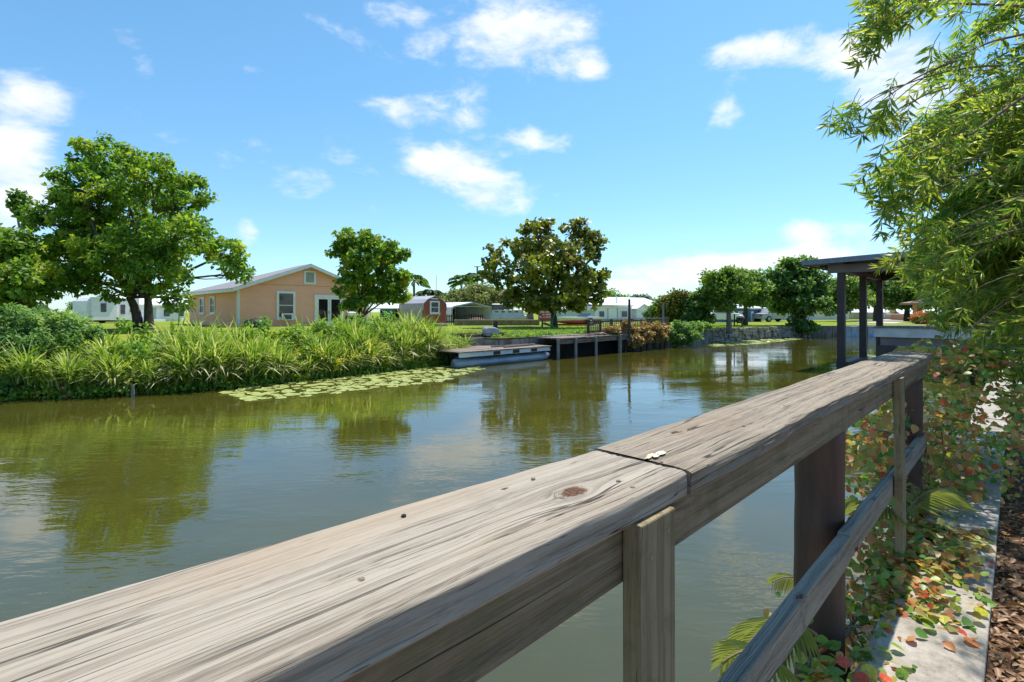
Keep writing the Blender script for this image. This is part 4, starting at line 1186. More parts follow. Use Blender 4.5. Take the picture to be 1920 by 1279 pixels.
simple_house('grey_house', 'pale grey house seen between the dark multi trunk tree and the boathouse post', 1530, 1592, 68, 572, 584, 'whitewall', 'shingle', wins=((.3, .45, .3, .8, 'greyglass'),))
simple_house('long_white_roof_house', 'white roofed house seen under the boathouse roof between its posts', 1600, 1720, 74, 579, 587, 'sand', 'whitemetal', wins=((.1, .2, .3, .8, 'greyglass'), (.4, .5, .3, .8, 'greyglass')), dd=-2)
simple_house('white_roof_house', 'second white roofed house seen behind the leaves right of the boathouse posts', 1695, 1790, 64, 581, 590, 'orangewall', 'whitemetal', dd=-2)
# orange house with tiled porch
r = thing('orange_house', 'orange house with a brown tiled porch roof on one column beyond the boathouse deck', 'house', W(1760, 46, ZF))
A, B = W(1765, 50), W(1860, 44)
MIDV = A + B; MIDV.z = 0; dn = (B - A); dn.z = 0; dn.normalize(); nb = Vector((-dn.y, dn.x, 0))
if nb.dot(MIDV) < 0: nb = -nb
zt_ = 2.55
MB().hexa([at3(A, ZF), at3(B, ZF), at3(B + nb * 8, ZF), at3(A + nb * 8, ZF), at3(A, zt_), at3(B, zt_), at3(B + nb * 8, zt_), at3(A + nb * 8, zt_)]).build('wall', M['orangewall'], r)
A2 = A - dn * 2.2 - nb * 2.5; B2 = B + dn * 1 - nb * 2.5
MB().hexa([at3(A2, 2.62), at3(B2, 2.62), at3(B2 + nb * 7, 3.9), at3(A2 + nb * 7 + dn * 1.5, 3.9), at3(A2, 2.82), at3(B2, 2.82), at3(B2 + nb * 7, 4.1), at3(A2 + nb * 7 + dn * 1.5, 4.1)]).build('roof', M['tileroof'], r)
q = A2 + dn * 1.2 + nb * .5
MB().hexa([at3(q, ZF), at3(q + dn * .7, ZF), at3(q + dn * .7 + nb * .5, ZF), at3(q + nb * .5, ZF), at3(q, 2.7), at3(q + dn * .7, 2.7), at3(q + dn * .7 + nb * .5, 2.7), at3(q + nb * .5, 2.7)]).build('column', M['orangewall'], r)
q = A + dn * 3 - nb * .02; MB().hexa([at3(q, 1.3), at3(q + dn * 1.2, 1.3), at3(q + dn * 1.2 + nb * .01, 1.3), at3(q + nb * .01, 1.3), at3(q, 2.3), at3(q + dn * 1.2, 2.3), at3(q + dn * 1.2 + nb * .01, 2.3), at3(q + nb * .01, 2.3)]).build('window', M['glass'], r)

# ------------------------------------------------------------------ docks and moored boat
r = thing('pontoon_boat', 'bare aluminium pontoon boat with a flat brown deck moored at the edge of the reeds', 'boat', (13.1, 13.8, 0))
bx0, bx1 = 10.7, 15.55
for y in (13.45, 15.0):
    b = MB().tube([(bx0, y, .12), (bx1 - .55, y, .12), (bx1 - .2, y, .15), (bx1, y, .20)], [.19, .19, .15, .08], 18)
    b.build('pontoon', M['pontoon'], r, smooth=True)
    for k in range(6):
        x = bx0 + .3 + k * .85
        MB().box(x, x + .34, y - .06, y + .06, .335, .425).build('bracket', M['alu2'], r)
MB().box(bx0, bx1 - .25, 13.18, 13.215, .37, .515).build('side_rail', M['alu2'], r)
for k in range(3):
    x = 12.25 + k * .98
    MB().box(x, x + .33, 13.165, 13.178, .385, .50).build('dark_opening', M['black'], r)
n = 22
for k in range(n):
    x = bx0 + (bx1 - .15 - bx0) * k / n
    MB().box(x, x + (bx1 - .15 - bx0) / n - .012, 13.14, 15.25, .52, .558 + rnd.uniform(-.006, .006)).build('deck_plank', M['deckwood'], r)
MB().bar((13.2, 13.6, .59), (15.2, 13.9, .59), .10, .05).build('loose_board', M['deckwood'], r)
MB().bar((13.0, 14.1, .59), (14.9, 14.0, .59), .08, .05).build('loose_board', M['deckwood'], r)
# brown jon boat behind, with grey outboard
r = thing('brown_jon_boat', 'dark brown flat sided boat lying behind the bare pontoon boat', 'boat', (13.5, 15.6, 0))
a, c = onY(866, 16.0), onY(945, 16.0)
V = [(a.x, 15.5, .55), (c.x, 15.5, .55), (c.x, 16.6, .55), (a.x + .2, 16.6, .55), (a.x, 15.4, 1.0), (c.x, 15.4, 1.0), (c.x, 16.7, 1.0), (a.x, 16.7, 1.0)]
b = MB(); b.add(V, [(0, 3, 2, 1), (0, 1, 5, 4), (1, 2, 6, 5), (2, 3, 7, 6), (3, 0, 4, 7)])
hb = b.build('hull', mat('brown_hull', (.11, .065, .05), (.075, .045, .036), 4, .6), r)
hb.modifiers.new('s', 'SOLIDIFY').thickness = .03
for k in range(3):
    x = a.x + .5 + k * .8
    MB().box(x, x + .22, 15.44, 16.65, .86, .90).build('bench', M['greymetal'], r)
q = onY(921, 15.3)
r = thing('outboard_motor', 'grey white outboard motor cowling standing up over the pontoon boat', 'outboard motor', (q.x, q.y, .7))
qx, qy = q.x, q.y
b = MB().extr([(-.36, 0), (.30, 0), (.36, .10), (.33, .26), (.10, .34), (-.28, .37), (-.38, .28)], lambda u, z: (qx + u, qy - .17, .93 + z), lambda u, z: (qx + u, qy + .17, .93 + z))
b.build('cowling', M['motor'], r, bev=.05)
MB().box(qx - .37, qx + .33, qy - .175, qy + .175, 1.0, 1.03).build('trim_stripe', mat('blue_stripe', (.05, .07, .22), None, 2, .4), r)
MB().box(qx - .12, qx + .18, qy - .11, qy + .11, .60, .929).build('midsection', M['black'], r, bev=.02)
MB().bar((qx + .3, qy, 1.0), (qx + .75, qy - .1, .92), .05, .05).build('tiller', M['black'], r)
q = onY(929, 16.0)
t_ = thing('dark_post', 'short dark wooden post standing just behind the outboard motor', 'post', (q.x, q.y, .5))
MB().tube([(q.x, q.y, .5), (q.x, q.y, 1.50)], .10, 10).build('post_shaft', M['darkwood'], t_)
# small wooden stub in the water by the reeds
q = G(248, 745, 0)
t_ = thing('water_stake', 'thin weathered stake sticking out of the water at the foot of the reeds', 'stake', (q.x, q.y, 0))
MB().tube([(q.x, q.y, -.5), (q.x + .01, q.y, .13), (q.x + .01, q.y, .27)], [.035, .032, .026], 8).build('stake_shaft', M['greypole'], t_)

# dark dock
r = thing('dark_dock', 'low dark wooden dock on thin posts between pontoon boat and vine covered railing', 'dock', (18, 13.6, 0))
dx0, dx1 = 15.75, 22.3
n = 34
for k in range(n):
    x = dx0 + (dx1 - dx0) * k / n
    y0 = 12.95 + .25 * (k / n) + rnd.uniform(-.05, .03)
    MB().box(x, x + (dx1 - dx0) / n - .02, y0, 14.25, .80 + rnd.uniform(-.012, .012), .842 + rnd.uniform(-.01, .012)).build('plank', M['deckwood'], r)
MB().hexa([(dx0, 13.03, .60), (dx1, 13.25, .60), (dx1, 13.30, .60), (dx0, 13.08, .60), (dx0, 13.03, .785), (dx1, 13.25, .785), (dx1, 13.30, .785), (dx0, 13.08, .785)]).build('fascia_board', M['deckwood'], r)
MB().box(dx0, dx1, 13.9, 13.98, .58, .785).build('stringer', M['darkwood'], r)
MB().box(dx0 + .1, dx1, 14.02, 14.08, -.2, .78).build('dock_shade_sheet', M['paintedshade'], r)  # shade under the dock planks, painted as a near-black sheet
for px_ in (1047, 1080, 1118):
    x = onY(px_, 12.97).x
    MB().tube([(x, 12.98, -.8), (x, 12.98, .80)], .062, 10).build('post', M['greypole'], r)
x = onY(1162, 13.1).x; MB().tube([(x, 13.1, -.8), (x, 13.1, .85)], .095, 10).build('post', M['greypole'], r)
for k in range(26):    # debris left lying on it: driftwood
    pass
for k in range(4):
    x = onY(1100 + k * 14, 13.6).x
    t_ = thing('loose_plank', ['grey loose plank lying on the left of the dark dock', 'longest loose plank lying slanted on the dark dock', 'short loose plank on the dark dock near its right end', 'loose plank on the dark dock beside the railing post'][k], 'plank', (x, 13.5, .86), rz=.1)
    l = (.9, 1.5, .6, 1.1)[k]
    MB().bar((x - l / 2, 13.35 + .1 * k, .89 + .03 * (k % 2)), (x + l / 2, 13.6 + .05 * k, .90 + .02 * k), .13, .035).build('board', M['deckwood'], t_)

# railing with vines on the far bank
r = thing('vine_covered_railing', 'dark wooden deck railing half covered in yellow and red vines above the seawall', 'railing', (22, 14, ZF))
rx0, rx1 = onY(1103, 14.3).x, onY(1251, 14.3).x
Yr = 14.3
zt_ = zat((20, Yr), 604.5); zb_ = .93
L = rx1 - rx0
xc_ = [rx0, rx0 + L * .33, rx0 + L * .62, rx1]
npost = 9
for k in range(npost):
    x = rx0 + L * k / (npost - 1)
    MB().box(x - .05, x + .05, Yr - .05, Yr + .05, .5, 1.52 - .02 * (k % 2)).build('post', M['darkwood'], r)
for z in (1.44, .98):
    MB().box(rx0, rx1, Yr - .075, Yr - .052, z - .04, z + .04).build('rail_board', M['darkwood'], r)
MB().box(rx0 - .05, rx1 + .05, Yr - .10, Yr + .10, 1.525, 1.56).build('cap_rail', M['deckwood'], r)
n = 46
for k in range(n):
    x = rx0 + .1 + (L - .2) * k / (n - 1)
    MB().box(x - .022, x + .022, Yr - .105, Yr - .078, .92, 1.49).build('baluster', M['deckwood'], r)
n = 24
for k in range(n):
    x = rx0 + L * k / n
    MB().box(x + .01, x + L / n - .01, 13.35, 14.45, .862, .90 + rnd.uniform(0, .01)).build('deck_plank', M['deckwood'], r)
for k, px_ in enumerate((1173, 1188, 1203, 1214, 1226, 1238, 1247)):
    q = onY(px_, 13.3)
    MB().tube([(q.x, 13.3, -.6), (q.x, 13.3, .86)], .06 + .02 * (k % 2), 8).build('support_post', M['darkwood'], r)
MB().box(onY(1166, 13.38).x, onY(1206, 13.38).x, 13.36, 13.42, .1, .85).build('dark_boarding', M['darkwood'], r)

# poles
def pole(name, label, px_, d_, pyt, rad, m, arm=False):
    q = W(px_, d_)
    r = thing(name, label, 'pole', (q.x, q.y, ZF))
    zt = CAMZ + (HOR - pyt) / FPX * d_
    MB().tube([(q.x, q.y, ZF - .3), (q.x, q.y, zt)], [rad, rad * .85], 10).build('pole_shaft', M[m], r)
    if arm:
        MB().bar((q.x - .35, q.y + .35, zt), (q.x + .35, q.y - .35, zt + .02), .09, .09).build('crossarm', M[m], r)
    return r
pole('dark_pole', 'slim dark pole rising from the vine covered railing in front of the white mobile home', 1180, 22.5, 561, .06, 'pole', False)
pole('grey_pole', 'slim grey pole in front of the dark bushes right of the vine covered railing', 1243.5, 27, 568, .06, 'greypole')
pole('utility_pole', 'thin distant utility pole among the palms left of the magnolia tree', 895, 75, 500, .16, 'greypole', True)
pole('thin_mast', 'very thin distant mast standing between the two palms right of the shed tree', 818, 95, 516, .05, 'greypole')
pole('garden_post', 'thin post on the lawn right of the first light green trunk', 1377, 35, 588, .05, 'darkwood')

# hanging planter by the light green trees
q = W(1388, 34.5)
r = thing('kettle_grill', 'small black kettle grill on the lawn between the two light green trunks', 'grill', (q.x, q.y, ZF))
MB().tube([(q.x, q.y, ZF + .42), (q.x, q.y, ZF + .52), (q.x, q.y, ZF + .66)], [.12, .26, .28], 14).build('bowl', M['black'], r, smooth=True)
MB().tube([(q.x, q.y, ZF + .665), (q.x, q.y, ZF + .80), (q.x, q.y, ZF + .86)], [.28, .20, .05], 14).build('lid', M['greymetal'], r, smooth=True)
for t in (0, 2.1, 4.2): MB().bar((q.x + .1 * math.cos(t), q.y + .1 * math.sin(t), ZF + .45), (q.x + .26 * math.cos(t), q.y + .26 * math.sin(t), ZF), .03, .03).build('leg', M['black'], r)

# parked cars in the far distance, whitish shapes under the light trees
def car(label, px_, d_, m, ang, grp=None):
    q = W(px_, d_)
    r = thing('parked_car', label, 'car', (q.x, q.y, ZF), grp)
    c_, s_ = math.cos(ang), math.sin(ang)
    def P_(x, y, z): return Vector((q.x + x * c_ - y * s_, q.y + x * s_ + y * c_, ZF + z))
    side = [(-2.2, .32), (2.15, .32), (2.2, .72), (1.35, .92), (-1.3, .95), (-2.15, .9)]
    MB().extr(side, lambda x, z: P_(x, -.85, z), lambda x, z: P_(x, .85, z)).build('body', m, r, bev=.08)
    cab = [(-1.25, .953), (1.1, .925), (.45, 1.42), (-.85, 1.45)]
    MB().extr(cab, lambda x, z: P_(x, -.74, z), lambda x, z: P_(x, .74, z)).build('cabin', m, r, bev=.06)
    for sgn in (-1, 1):
        MB().extr([(-1.05, 1.0), (.8, .98), (.35, 1.33), (-.78, 1.35)], lambda x, z: P_(x, sgn * .742, z), lambda x, z: P_(x, sgn * .752, z)).build('side_window', M['glass'], r)
        for x in (-1.35, 1.35):
            w_ = MB().tube([P_(x, sgn * .66, .32), P_(x, sgn * .88, .32)], .32, 16).build('wheel', M['rubber'], r)
            MB().tube([P_(x, sgn * .881, .32), P_(x, sgn * .89, .32)], .18, 12).build('hub', M['greymetal'], w_)
    for x, mm in ((2.2, 'whitepaint'), (-2.17, 'redpaint')):
        for y in (-.6, .6):
            a = P_(x, y - .15, .68); b = P_(x, y + .15, .68)
            MB().bar(a, b, .06, .12).build('headlight' if x > 0 else 'tail_light', M[mm], r)
    return r
car('white car parked under the light green trees left of the nearer trunk', 1352, 48, M['whitepaint'], -.6)
car('silver car parked right of the blue house beyond the lawn', 1450, 54, M['greymetal'], -.5)

# ------------------------------------------------------------------ boathouse
r = thing('boathouse', 'open boathouse with a grey metal roof on dark brown posts standing in the canal', 'boathouse', (22.5, 2.5, 0))
for i, (x, y) in enumerate(((20.05, 4.25), (22.9, 4.15), (26.1, 4.15), (20.05, .9), (22.9, .9), (26.1, .9))):
    MB().box(x - .11, x + .11, y - .11, y + .11, -1.0, 3.22).build('post', M['boathouse'], r, bev=.01)
for x in (19.98,):
    MB().box(x - .09, x + .09, .6, 4.62, 3.225, 3.50).build('end_beam', M['boathousebeam'], r)
MB().box(26.0, 26.18, .6, 4.62, 3.225, 3.50).build('end_beam', M['boathouse'], r)
for y in (4.15, .9):
    MB().box(20.08, 25.99, y - .09, y + .09, 3.225, 3.47).build('side_beam', M['boathouse'], r)
for k in range(8):
    x = 20.5 + k * .72
    MB().box(x - .025, x + .025, .35, 5.0, 3.475, 3.60).build('rafter', M['boathouse'], r)
# roof, almost flat, with standing ribs
y0, y1, rx0_, rx1_ = .5, 5.25, 19.35, 27.0
MB().hexa([(rx0_, y0, 3.604), (rx1_, y0, 3.604), (rx1_, y1, 3.53), (rx0_, y1, 3.53), (rx0_, y0, 3.66), (rx1_, y0, 3.66), (rx1_, y1, 3.59), (rx0_, y1, 3.59)]).build('roof', M['boathouse'], r)
MB().hexa([(rx0_ - .03, y0, 3.60), (rx0_ - .004, y0, 3.60), (rx0_ - .004, y1, 3.50), (rx0_ - .03, y1, 3.50), (rx0_ - .03, y0, 3.80), (rx0_ - .004, y0, 3.80), (rx0_ - .004, y1, 3.66), (rx0_ - .03, y1, 3.66)]).build('roof_edge', M['roofgrey'], r)
MB().hexa([(rx0_, y1 + .004, 3.50), (rx1_, y1 + .004, 3.50), (rx1_, y1 + .03, 3.50), (rx0_, y1 + .03, 3.50), (rx0_, y1 + .004, 3.66), (rx1_, y1 + .004, 3.66), (rx1_, y1 + .03, 3.66), (rx0_, y1 + .03, 3.66)]).build('roof_edge', M['roofgrey'], r)
for k in range(18):
    x = rx0_ + .1 + k * .44
    MB().hexa([(x, y0, 3.663), (x + .04, y0, 3.663), (x + .04, y1, 3.593), (x, y1, 3.593), (x, y0, 3.75), (x + .04, y0, 3.75), (x + .04, y1, 3.64), (x, y1, 3.64)]).build('roof_rib', M['roofgrey'], r)
# low walkway along the canal side between posts
MB().box(19.95, 23.0, 4.02, 4.38, .02, .22).build('low_beam', M['boathouse'], r)
for i in range(4): MB().tube([(21.4, 4.3 - i * .6, 3.4), (21.4, 4.3 - i * .6, 3.2)], .03, 6).build('pulley', M['black'], r)
# deck
dk = thing('boathouse_deck', 'pale grey edged deck on a thick dark post at the near side of the boathouse', 'deck', (19.6, 2, 0))
dX = 18.6
ya = onX(1643, dX).y; yb_ = onX(1830, dX).y
za, zb2 = zat((dX, ya), 612.5), zat((dX, ya), 631.5)
MB().box(dX, dX + .05, -.6, ya, zb2, za - .045).build('fascia_board', M['offwhite'], dk)
MB().box(dX, dX + 1.25, ya + .001, ya + .05, zb2, za - .045).build('fascia_board', M['offwhite'], dk)
n = 9
for k in range(n):
    MB().box(dX - .05 + k * .15, dX + .09 + k * .15, -.6, ya + .08, za - .04, za + .004 * (k % 2)).build('deck_plank', M['deckwood'], dk)
MB().box(dX + .15, dX + .33, -.6, ya - .08, zb2 - .26, zb2 - .003).build('beam', M['boathousebeam'], dk)
yp = onX(1664, dX + .24).y
MB().box(dX + .02, dX + .46, yp - .22, yp + .22, -1.0, zb2 - .262).build('pile', M['boathouse'], dk, bev=.01)
q = onX(1789, dX + .6)
t_ = thing('globe_lamp', 'small white globe lamp on a short stem standing on the boathouse deck', 'lamp', (q.x, q.y, za))
MB().tube([(q.x, q.y, za), (q.x, q.y, za + .30)], .025, 8).build('stem', M['whitepaint'], t_)
MB().tube([(q.x, q.y, za + .30), (q.x, q.y, za + .32), (q.x, q.y, za + .37), (q.x, q.y, za + .42), (q.x, q.y, za + .44)], [.02, .06, .075, .06, .02], 12).build('globe', M['whitepaint'], t_, smooth=True)
# pale blue hull on the near bank seen through the leaves, far right, with a concrete pad
q = G(1905, 722, ZN)
t_ = thing('upturned_dinghy', 'pale blue dinghy hull on the near bank, half hidden by leaves at the right edge', 'dinghy', (q.x + 1.5, q.y, ZN))
b = MB()
V = []; F = []
st = 14
for i in range(st + 1):
    t = i / st; wd_ = .62 * math.sin(math.pi * min(1, .12 + t * .88)) ** .55 + .02
    for j in range(9):
        a = math.pi * j / 8
        V.append((q.x + .75 + 2.9 * t * .9, q.y - .75 + wd_ * -math.cos(a), ZN + .16 + .50 * math.sin(a) ** .8 * (1 - .25 * t)))
for i in range(st):
    for j in range(8):
        k = i * 9 + j; F.append((k, k + 9, k + 10, k + 1))
F.append(tuple(range(9)))
b.add(V, F); b.build('hull', M['hullblue'], t_, smooth=True)
MB().box(q.x + .9, q.x + 3.3, q.y - .78, q.y - .72, ZN + .6, ZN + .70).build('keel', M['whitepaint'], t_)
for x in (q.x + 1.2, q.x + 2.8): MB().box(x, x + .1, q.y - 1.3, q.y - .2, ZN, ZN + .17).build('block', M['greypole'], t_)
pd = MB(); pd.box(q.x - .55, q.x + .55, q.y - 1.7, q.y + .02, ZN + .004, ZN + .05)
t_ = pd.build('concrete_pad', M['concrete'], None, bev=.01, loc=(q.x, q.y - .8, ZN))
t_['kind'] = 'structure'

# ------------------------------------------------------------------ vegetation
rs = np.random.RandomState(11)
F3 = np.array([R2, R2, 0.0]); R3 = np.array([R2, -R2, 0.0]); UP = np.array([0, 0, 1.0])
LEAF = leaf_t(.34, .12, .14)
BROAD = leaf_t(.46, .10, .12)
def unit(n):
    v = rs.normal(size=(n, 3)); return v / np.linalg.norm(v, axis=1, keepdims=True)
def bez(a, c, d, n=6):
    t = np.linspace(0, 1, n)[:, None]
    return (1 - t) ** 2 * a + 2 * t * (1 - t) * c + t ** 2 * d
def crown_leaves(clumps, rad, per, size, tmpl, droop=0.2, flat=.65):
    n = len(clumps)
    pos = np.repeat(clumps, per, axis=0)
    off = unit(n * per) * (rs.rand(n * per, 1) ** .45) * rad * rs.uniform(.7, 1.2, (n, 1)).repeat(per, 0)
    off[:, 2] *= flat
    p = pos + off
    out_ = off / (np.linalg.norm(off, axis=1, keepdims=True) + 1e-6)
    nrm = out_ * .8 + UP * .7 + unit(len(p)) * .55
    ax = out_ * .8 + unit(len(p)) * .9 - UP * droop
    M_ = frames(ax, nrm)
    return scatter(tmpl[0], tmpl[1], p, M_, size * rs.uniform(.65, 1.25, len(p)))
def tree(name, label, base, blobs, D, leafm, barkm, size, per, nclump, rad, trunk_r=.2, fork=None, stems=1, tmpl=LEAF, group=None, seed=0, depthf=.9, cat='tree', limbs=16, inner=.42, flat=.65, bend=0.0):
    """blobs: outline of the crown as ellipses (photo x, y, half width, half height, depth offset)"""
    global rs
    rs = np.random.RandomState(seed + 100)
    base = np.array(base, float)
    C_, Rr = [], []
    for bl in blobs:
        px, py, rx, ry = bl[:4]; dd = bl[4] if len(bl) > 4 else 0
        d = D + dd
        c = F3 * d + R3 * ((px - 960) / FPX * d) + UP * (CAMZ + (HOR - py) / FPX * d)
        C_.append(c); Rr.append([rx / FPX * d, rx / FPX * d * depthf, ry / FPX * d])
    C_ = np.array(C_); Rr = np.array(Rr)
    vol = np.prod(Rr, axis=1) ** (2 / 3); pr = vol / vol.sum()
    k = rs.choice(len(C_), nclump, p=pr)
    u = unit(nclump) * (rs.rand(nclump, 1) ** inner)
    u *= np.where(rs.rand(nclump, 1) < .13, 1.16, 1.0)
    cl = C_[k] + R3 * (u[:, :1] * Rr[k, :1]) + F3 * (u[:, 1:2] * Rr[k, 1:2]) + UP * (u[:, 2:] * Rr[k, 2:])
    r = thing(name, label, cat, tuple(base), group)
    V, F = crown_leaves(cl, rad, per, size, tmpl, flat=flat)
    np_mesh('crown', V, F, leafm, r)
    # trunk and limbs
    b = MB()
    fork = fork if fork is not None else .35
    cen = np.average(C_, axis=0, weights=vol)
    top = base + UP * fork
    starts = []
    for s_ in range(stems):
        an = s_ * 2.2 + seed
        o = np.array([math.cos(an), math.sin(an), 0]) * trunk_r * (1.1 if stems > 1 else 0)
        spread = np.array([math.cos(an), math.sin(an), 0]) * (fork * .28 if stems > 1 else 0)
        tp = top + spread + (cen - base) * np.array([1, 1, 0]) * .25
        pts = bez(base + o - UP * .3, base + o + UP * fork * .6, tp, 7)
        r_ = trunk_r / (1 if stems == 1 else 1.25)
        b.tube([Vector(q) for q in pts], list(np.linspace(r_ * 1.35, r_ * .8, 7)), 10)
        starts.append((tp, r_ * .8))
    lm = MB()
    order = np.argsort(-vol)
    ends = []
    for j, i in enumerate(order):
        st, r0 = starts[j % len(starts)]
        e = C_[i]
        mid = st + (e - st) * .45 + UP * (.12 * np.linalg.norm(e - st)) + unit(1)[0] * .15 * np.linalg.norm(e - st)
        pts = bez(st, mid, e, 7)
        lm.tube([Vector(q) for q in pts], list(np.linspace(r0 * .62, r0 * .22, 7)), 7)
        ends.append((pts, r0))
        mine = np.where(k == i)[0][:limbs]
        for m_ in mine:
            q0 = pts[rs.randint(4, 7)]; q1 = cl[m_]
            mm = (q0 + q1) / 2 + unit(1)[0] * .12 * np.linalg.norm(q1 - q0) - UP * 0.03
            pp = bez(q0, mm, q1, 5)
            lm.tube([Vector(q) for q in pp], list(np.linspace(r0 * .20, r0 * .05, 5)), 5, caps=False)
    b.build('trunk', barkm, r, smooth=True)
    lm.build('branches', barkm, r, smooth=True)
    return r

# biggest tree, left ---------------------------------------------------
D = 29.0
tree('shade_tree', 'biggest tree, a broad dark green spreading tree left of the peach house', W(272, D, ZF),
     [(205, 300, 62, 40, 1), (285, 345, 70, 55, -1), (345, 370, 42, 45, 1), (160, 360, 60, 50, -1), (240, 400, 95, 60, 2), (330, 440, 60, 50, -2), (150, 440, 75, 45, 1), (230, 470, 80, 45, -2),
      (395, 455, 40, 38, 0), (430, 480, 34, 30, -1), (112, 480, 42, 36, 1), (170, 520, 60, 26, -1), (300, 520, 60, 32, -2.5), (335, 560, 30, 22, -2), (75, 395, 34, 18, 0), (120, 380, 30, 25, 1), (440, 515, 30, 14, -1),
      (215, 555, 16, 12, -2), (118, 520, 30, 16, 0), (280, 480, 60, 40, 3)],
     D, M['leafbig'], M['bark'], .25, 46, 700, .42, .27, 1.9, 2, seed=3, limbs=12, inner=.30)
# neighbour at the left edge
D = 25.0
tree('edge_tree', 'yellow green topped tree cut by the left edge of the picture', W(-60, D, ZF),
     [(20, 460, 60, 34, 0), (-60, 470, 90, 60, 1), (40, 520, 55, 40, -1), (10, 560, 70, 30, 0), (95, 530, 34, 26, 0), (-90, 540, 90, 60, 1)],
     D, M['leafmid'], M['bark'], .24, 56, 260, .45, .26, 1.6, seed=8, limbs=10)
# tall thin bare-stemmed tree behind them
D = 34.0
b0 = W(40, D, ZF)
tree('slender_tree', 'slender tall tree with a small tuft of leaves left of the biggest tree', b0,
     [(40, 382, 15, 14, 0), (36, 366, 9, 7, 0), (48, 396, 10, 8, 0)], D, M['leafdark'], M['greypole'], .28, 40, 26, .35, .16, 6.2, seed=4, limbs=5)

# rounded tree in front of the peach house -------------------------------
D = 31.0
tree('rounded_tree', 'rounded bright green tree in front of the right end of the peach house', W(673, D, ZF),
     [(660, 450, 36, 26, 0), (705, 455, 36, 26, -1), (740, 475, 26, 26, 1), (640, 480, 24, 26, 0), (685, 495, 48, 36, -1), (735, 520, 32, 30, 0), (652, 530, 26, 26, -1), (700, 545, 44, 28, 1), (665, 565, 32, 14, -1), (745, 550, 20, 16, 0)],
     D, M['leafmid'], M['bark'], .215, 40, 270, .29, .15, .75, 2, tmpl=BROAD, seed=21, limbs=9)

# magnolia ------------------------------------------------------------
D = 34.0
tree('magnolia_tree', 'dark olive magnolia tree with a ragged crown over the green garden chair', W(1040, D, ZF),
     [(1010, 425, 36, 16, 0), (1000, 455, 50, 24, 1), (1085, 430, 30, 20, 0), (1115, 450, 22, 18, 0), (1060, 475, 50, 26, -1), (1120, 480, 20, 14, 0), (945, 490, 36, 26, 0), (925, 470, 14, 18, 0), (1000, 505, 50, 30, -2),
      (930, 520, 26, 18, 0), (1060, 520, 60, 34, -1), (1110, 535, 36, 32, 0), (975, 545, 48, 26, 0), (1040, 560, 60, 20, -1), (1095, 565, 34, 18, 0), (1000, 570, 34, 12, 1), (1130, 515, 14, 12, 0), (1020, 470, 60, 30, 3)],
     D, M['leafmag'], M['bark'], .29, 20, 560, .27, .21, .95, 1, tmpl=BROAD, seed=31, limbs=11)

# right hand trees ------------------------------------------------------
D = 34.0
tree('young_oak', 'light green spreading tree with a pale trunk at the stone seawall, left of the pair', W(1367, 31.5, ZF),
     [(1340, 520, 22, 16, 0), (1375, 520, 26, 16, 0), (1358, 545, 36, 20, 0), (1330, 545, 16, 20, 1), (1390, 545, 26, 18, 1), (1355, 570, 30, 10, 0)],
     32, M['leaflight'], M['barkgrey'], .20, 44, 190, .38, .14, 1.2, seed=41, limbs=8, group=None)
tree('young_oak', 'light green tree with a darker trunk behind, right of the pair on the seawall lawn', W(1397, 38, ZF),
     [(1400, 520, 28, 14, 0), (1420, 540, 24, 20, 0), (1385, 550, 28, 20, 0), (1410, 562, 26, 12, 0)],
     38, M['leaflight'], M['bark'], .22, 44, 150, .42, .17, 1.4, seed=43, limbs=8, group=None)
D = 39.0
tree('dark_bend_tree', 'dark green multi trunk tree leaning over the water at the bend of the canal', W(1497, D - .5, ZF),
     [(1470, 515, 26, 16, 0), (1500, 505, 28, 14, 0), (1515, 495, 16, 9, 0), (1480, 495, 14, 8, 0), (1485, 540, 42, 26, 0), (1525, 535, 28, 28, 0), (1455, 545, 18, 24, 0), (1510, 570, 36, 20, -1), (1470, 570, 22, 16, 1)],
     D, M['leafdark'], M['bark'], .28, 46, 300, .52, .26, 1.3, 4, seed=51, limbs=9)
tree('bank_shrub', 'dark low shrub at the foot of the dark multi trunk tree', W(1505, 38.0, ZF - .2),
     [(1505, 612, 24, 12, 0), (1490, 606, 14, 8, 0)], 38, M['leafdark'], M['bark'], .2, 50, 60, .3, .05, .3, seed=52, cat='shrub', limbs=3)

# dark conifers and yellow bush right of the vine railing ----------------------
tree('dark_evergreen', 'dark evergreen bush with a yellow top left of the light green trees', W(1268, 34, ZF),
     [(1262, 572, 22, 30, 0), (1280, 562, 16, 16, 0), (1250, 590, 18, 20, 0)], 34, M['leafyellow'], M['bark'], .16, 60, 150, .3, .1, .6, seed=61, limbs=4, cat='bush')
tree('dark_evergreen', 'tall dark evergreen bush just right of the yellow topped one', W(1305, 33, ZF),
     [(1305, 575, 22, 24, 0), (1318, 592, 16, 20, 0), (1296, 598, 18, 16, 0), (1312, 560, 12, 10, 0)], 33, M['leafdark'], M['bark'], .15, 60, 150, .3, .1, .6, seed=62, limbs=4, cat='bush')
tree('dark_evergreen', 'dark scraggly evergreen behind the grey pole', W(1236, 36, ZF),
     [(1238, 580, 12, 24, 0), (1232, 590, 12, 14, 0)], 36, M['leafdark'], M['bark'], .15, 50, 80, .3, .1, .6, seed=63, limbs=4, cat='bush')
tree('hanging_vine_mound', 'bright green vine mound hanging over the seawall to the water', W(1283, 27.5, .5),
     [(1275, 622, 20, 16, -.1), (1288, 632, 20, 14, -.4), (1270, 638, 12, 9, -.4), (1300, 615, 16, 9, .3), (1318, 612, 16, 7, 1.2)], 27.4, M['leafbush'], M['twig'], .13, 70, 120, .22, .04, .3, seed=64, limbs=3, cat='bush')
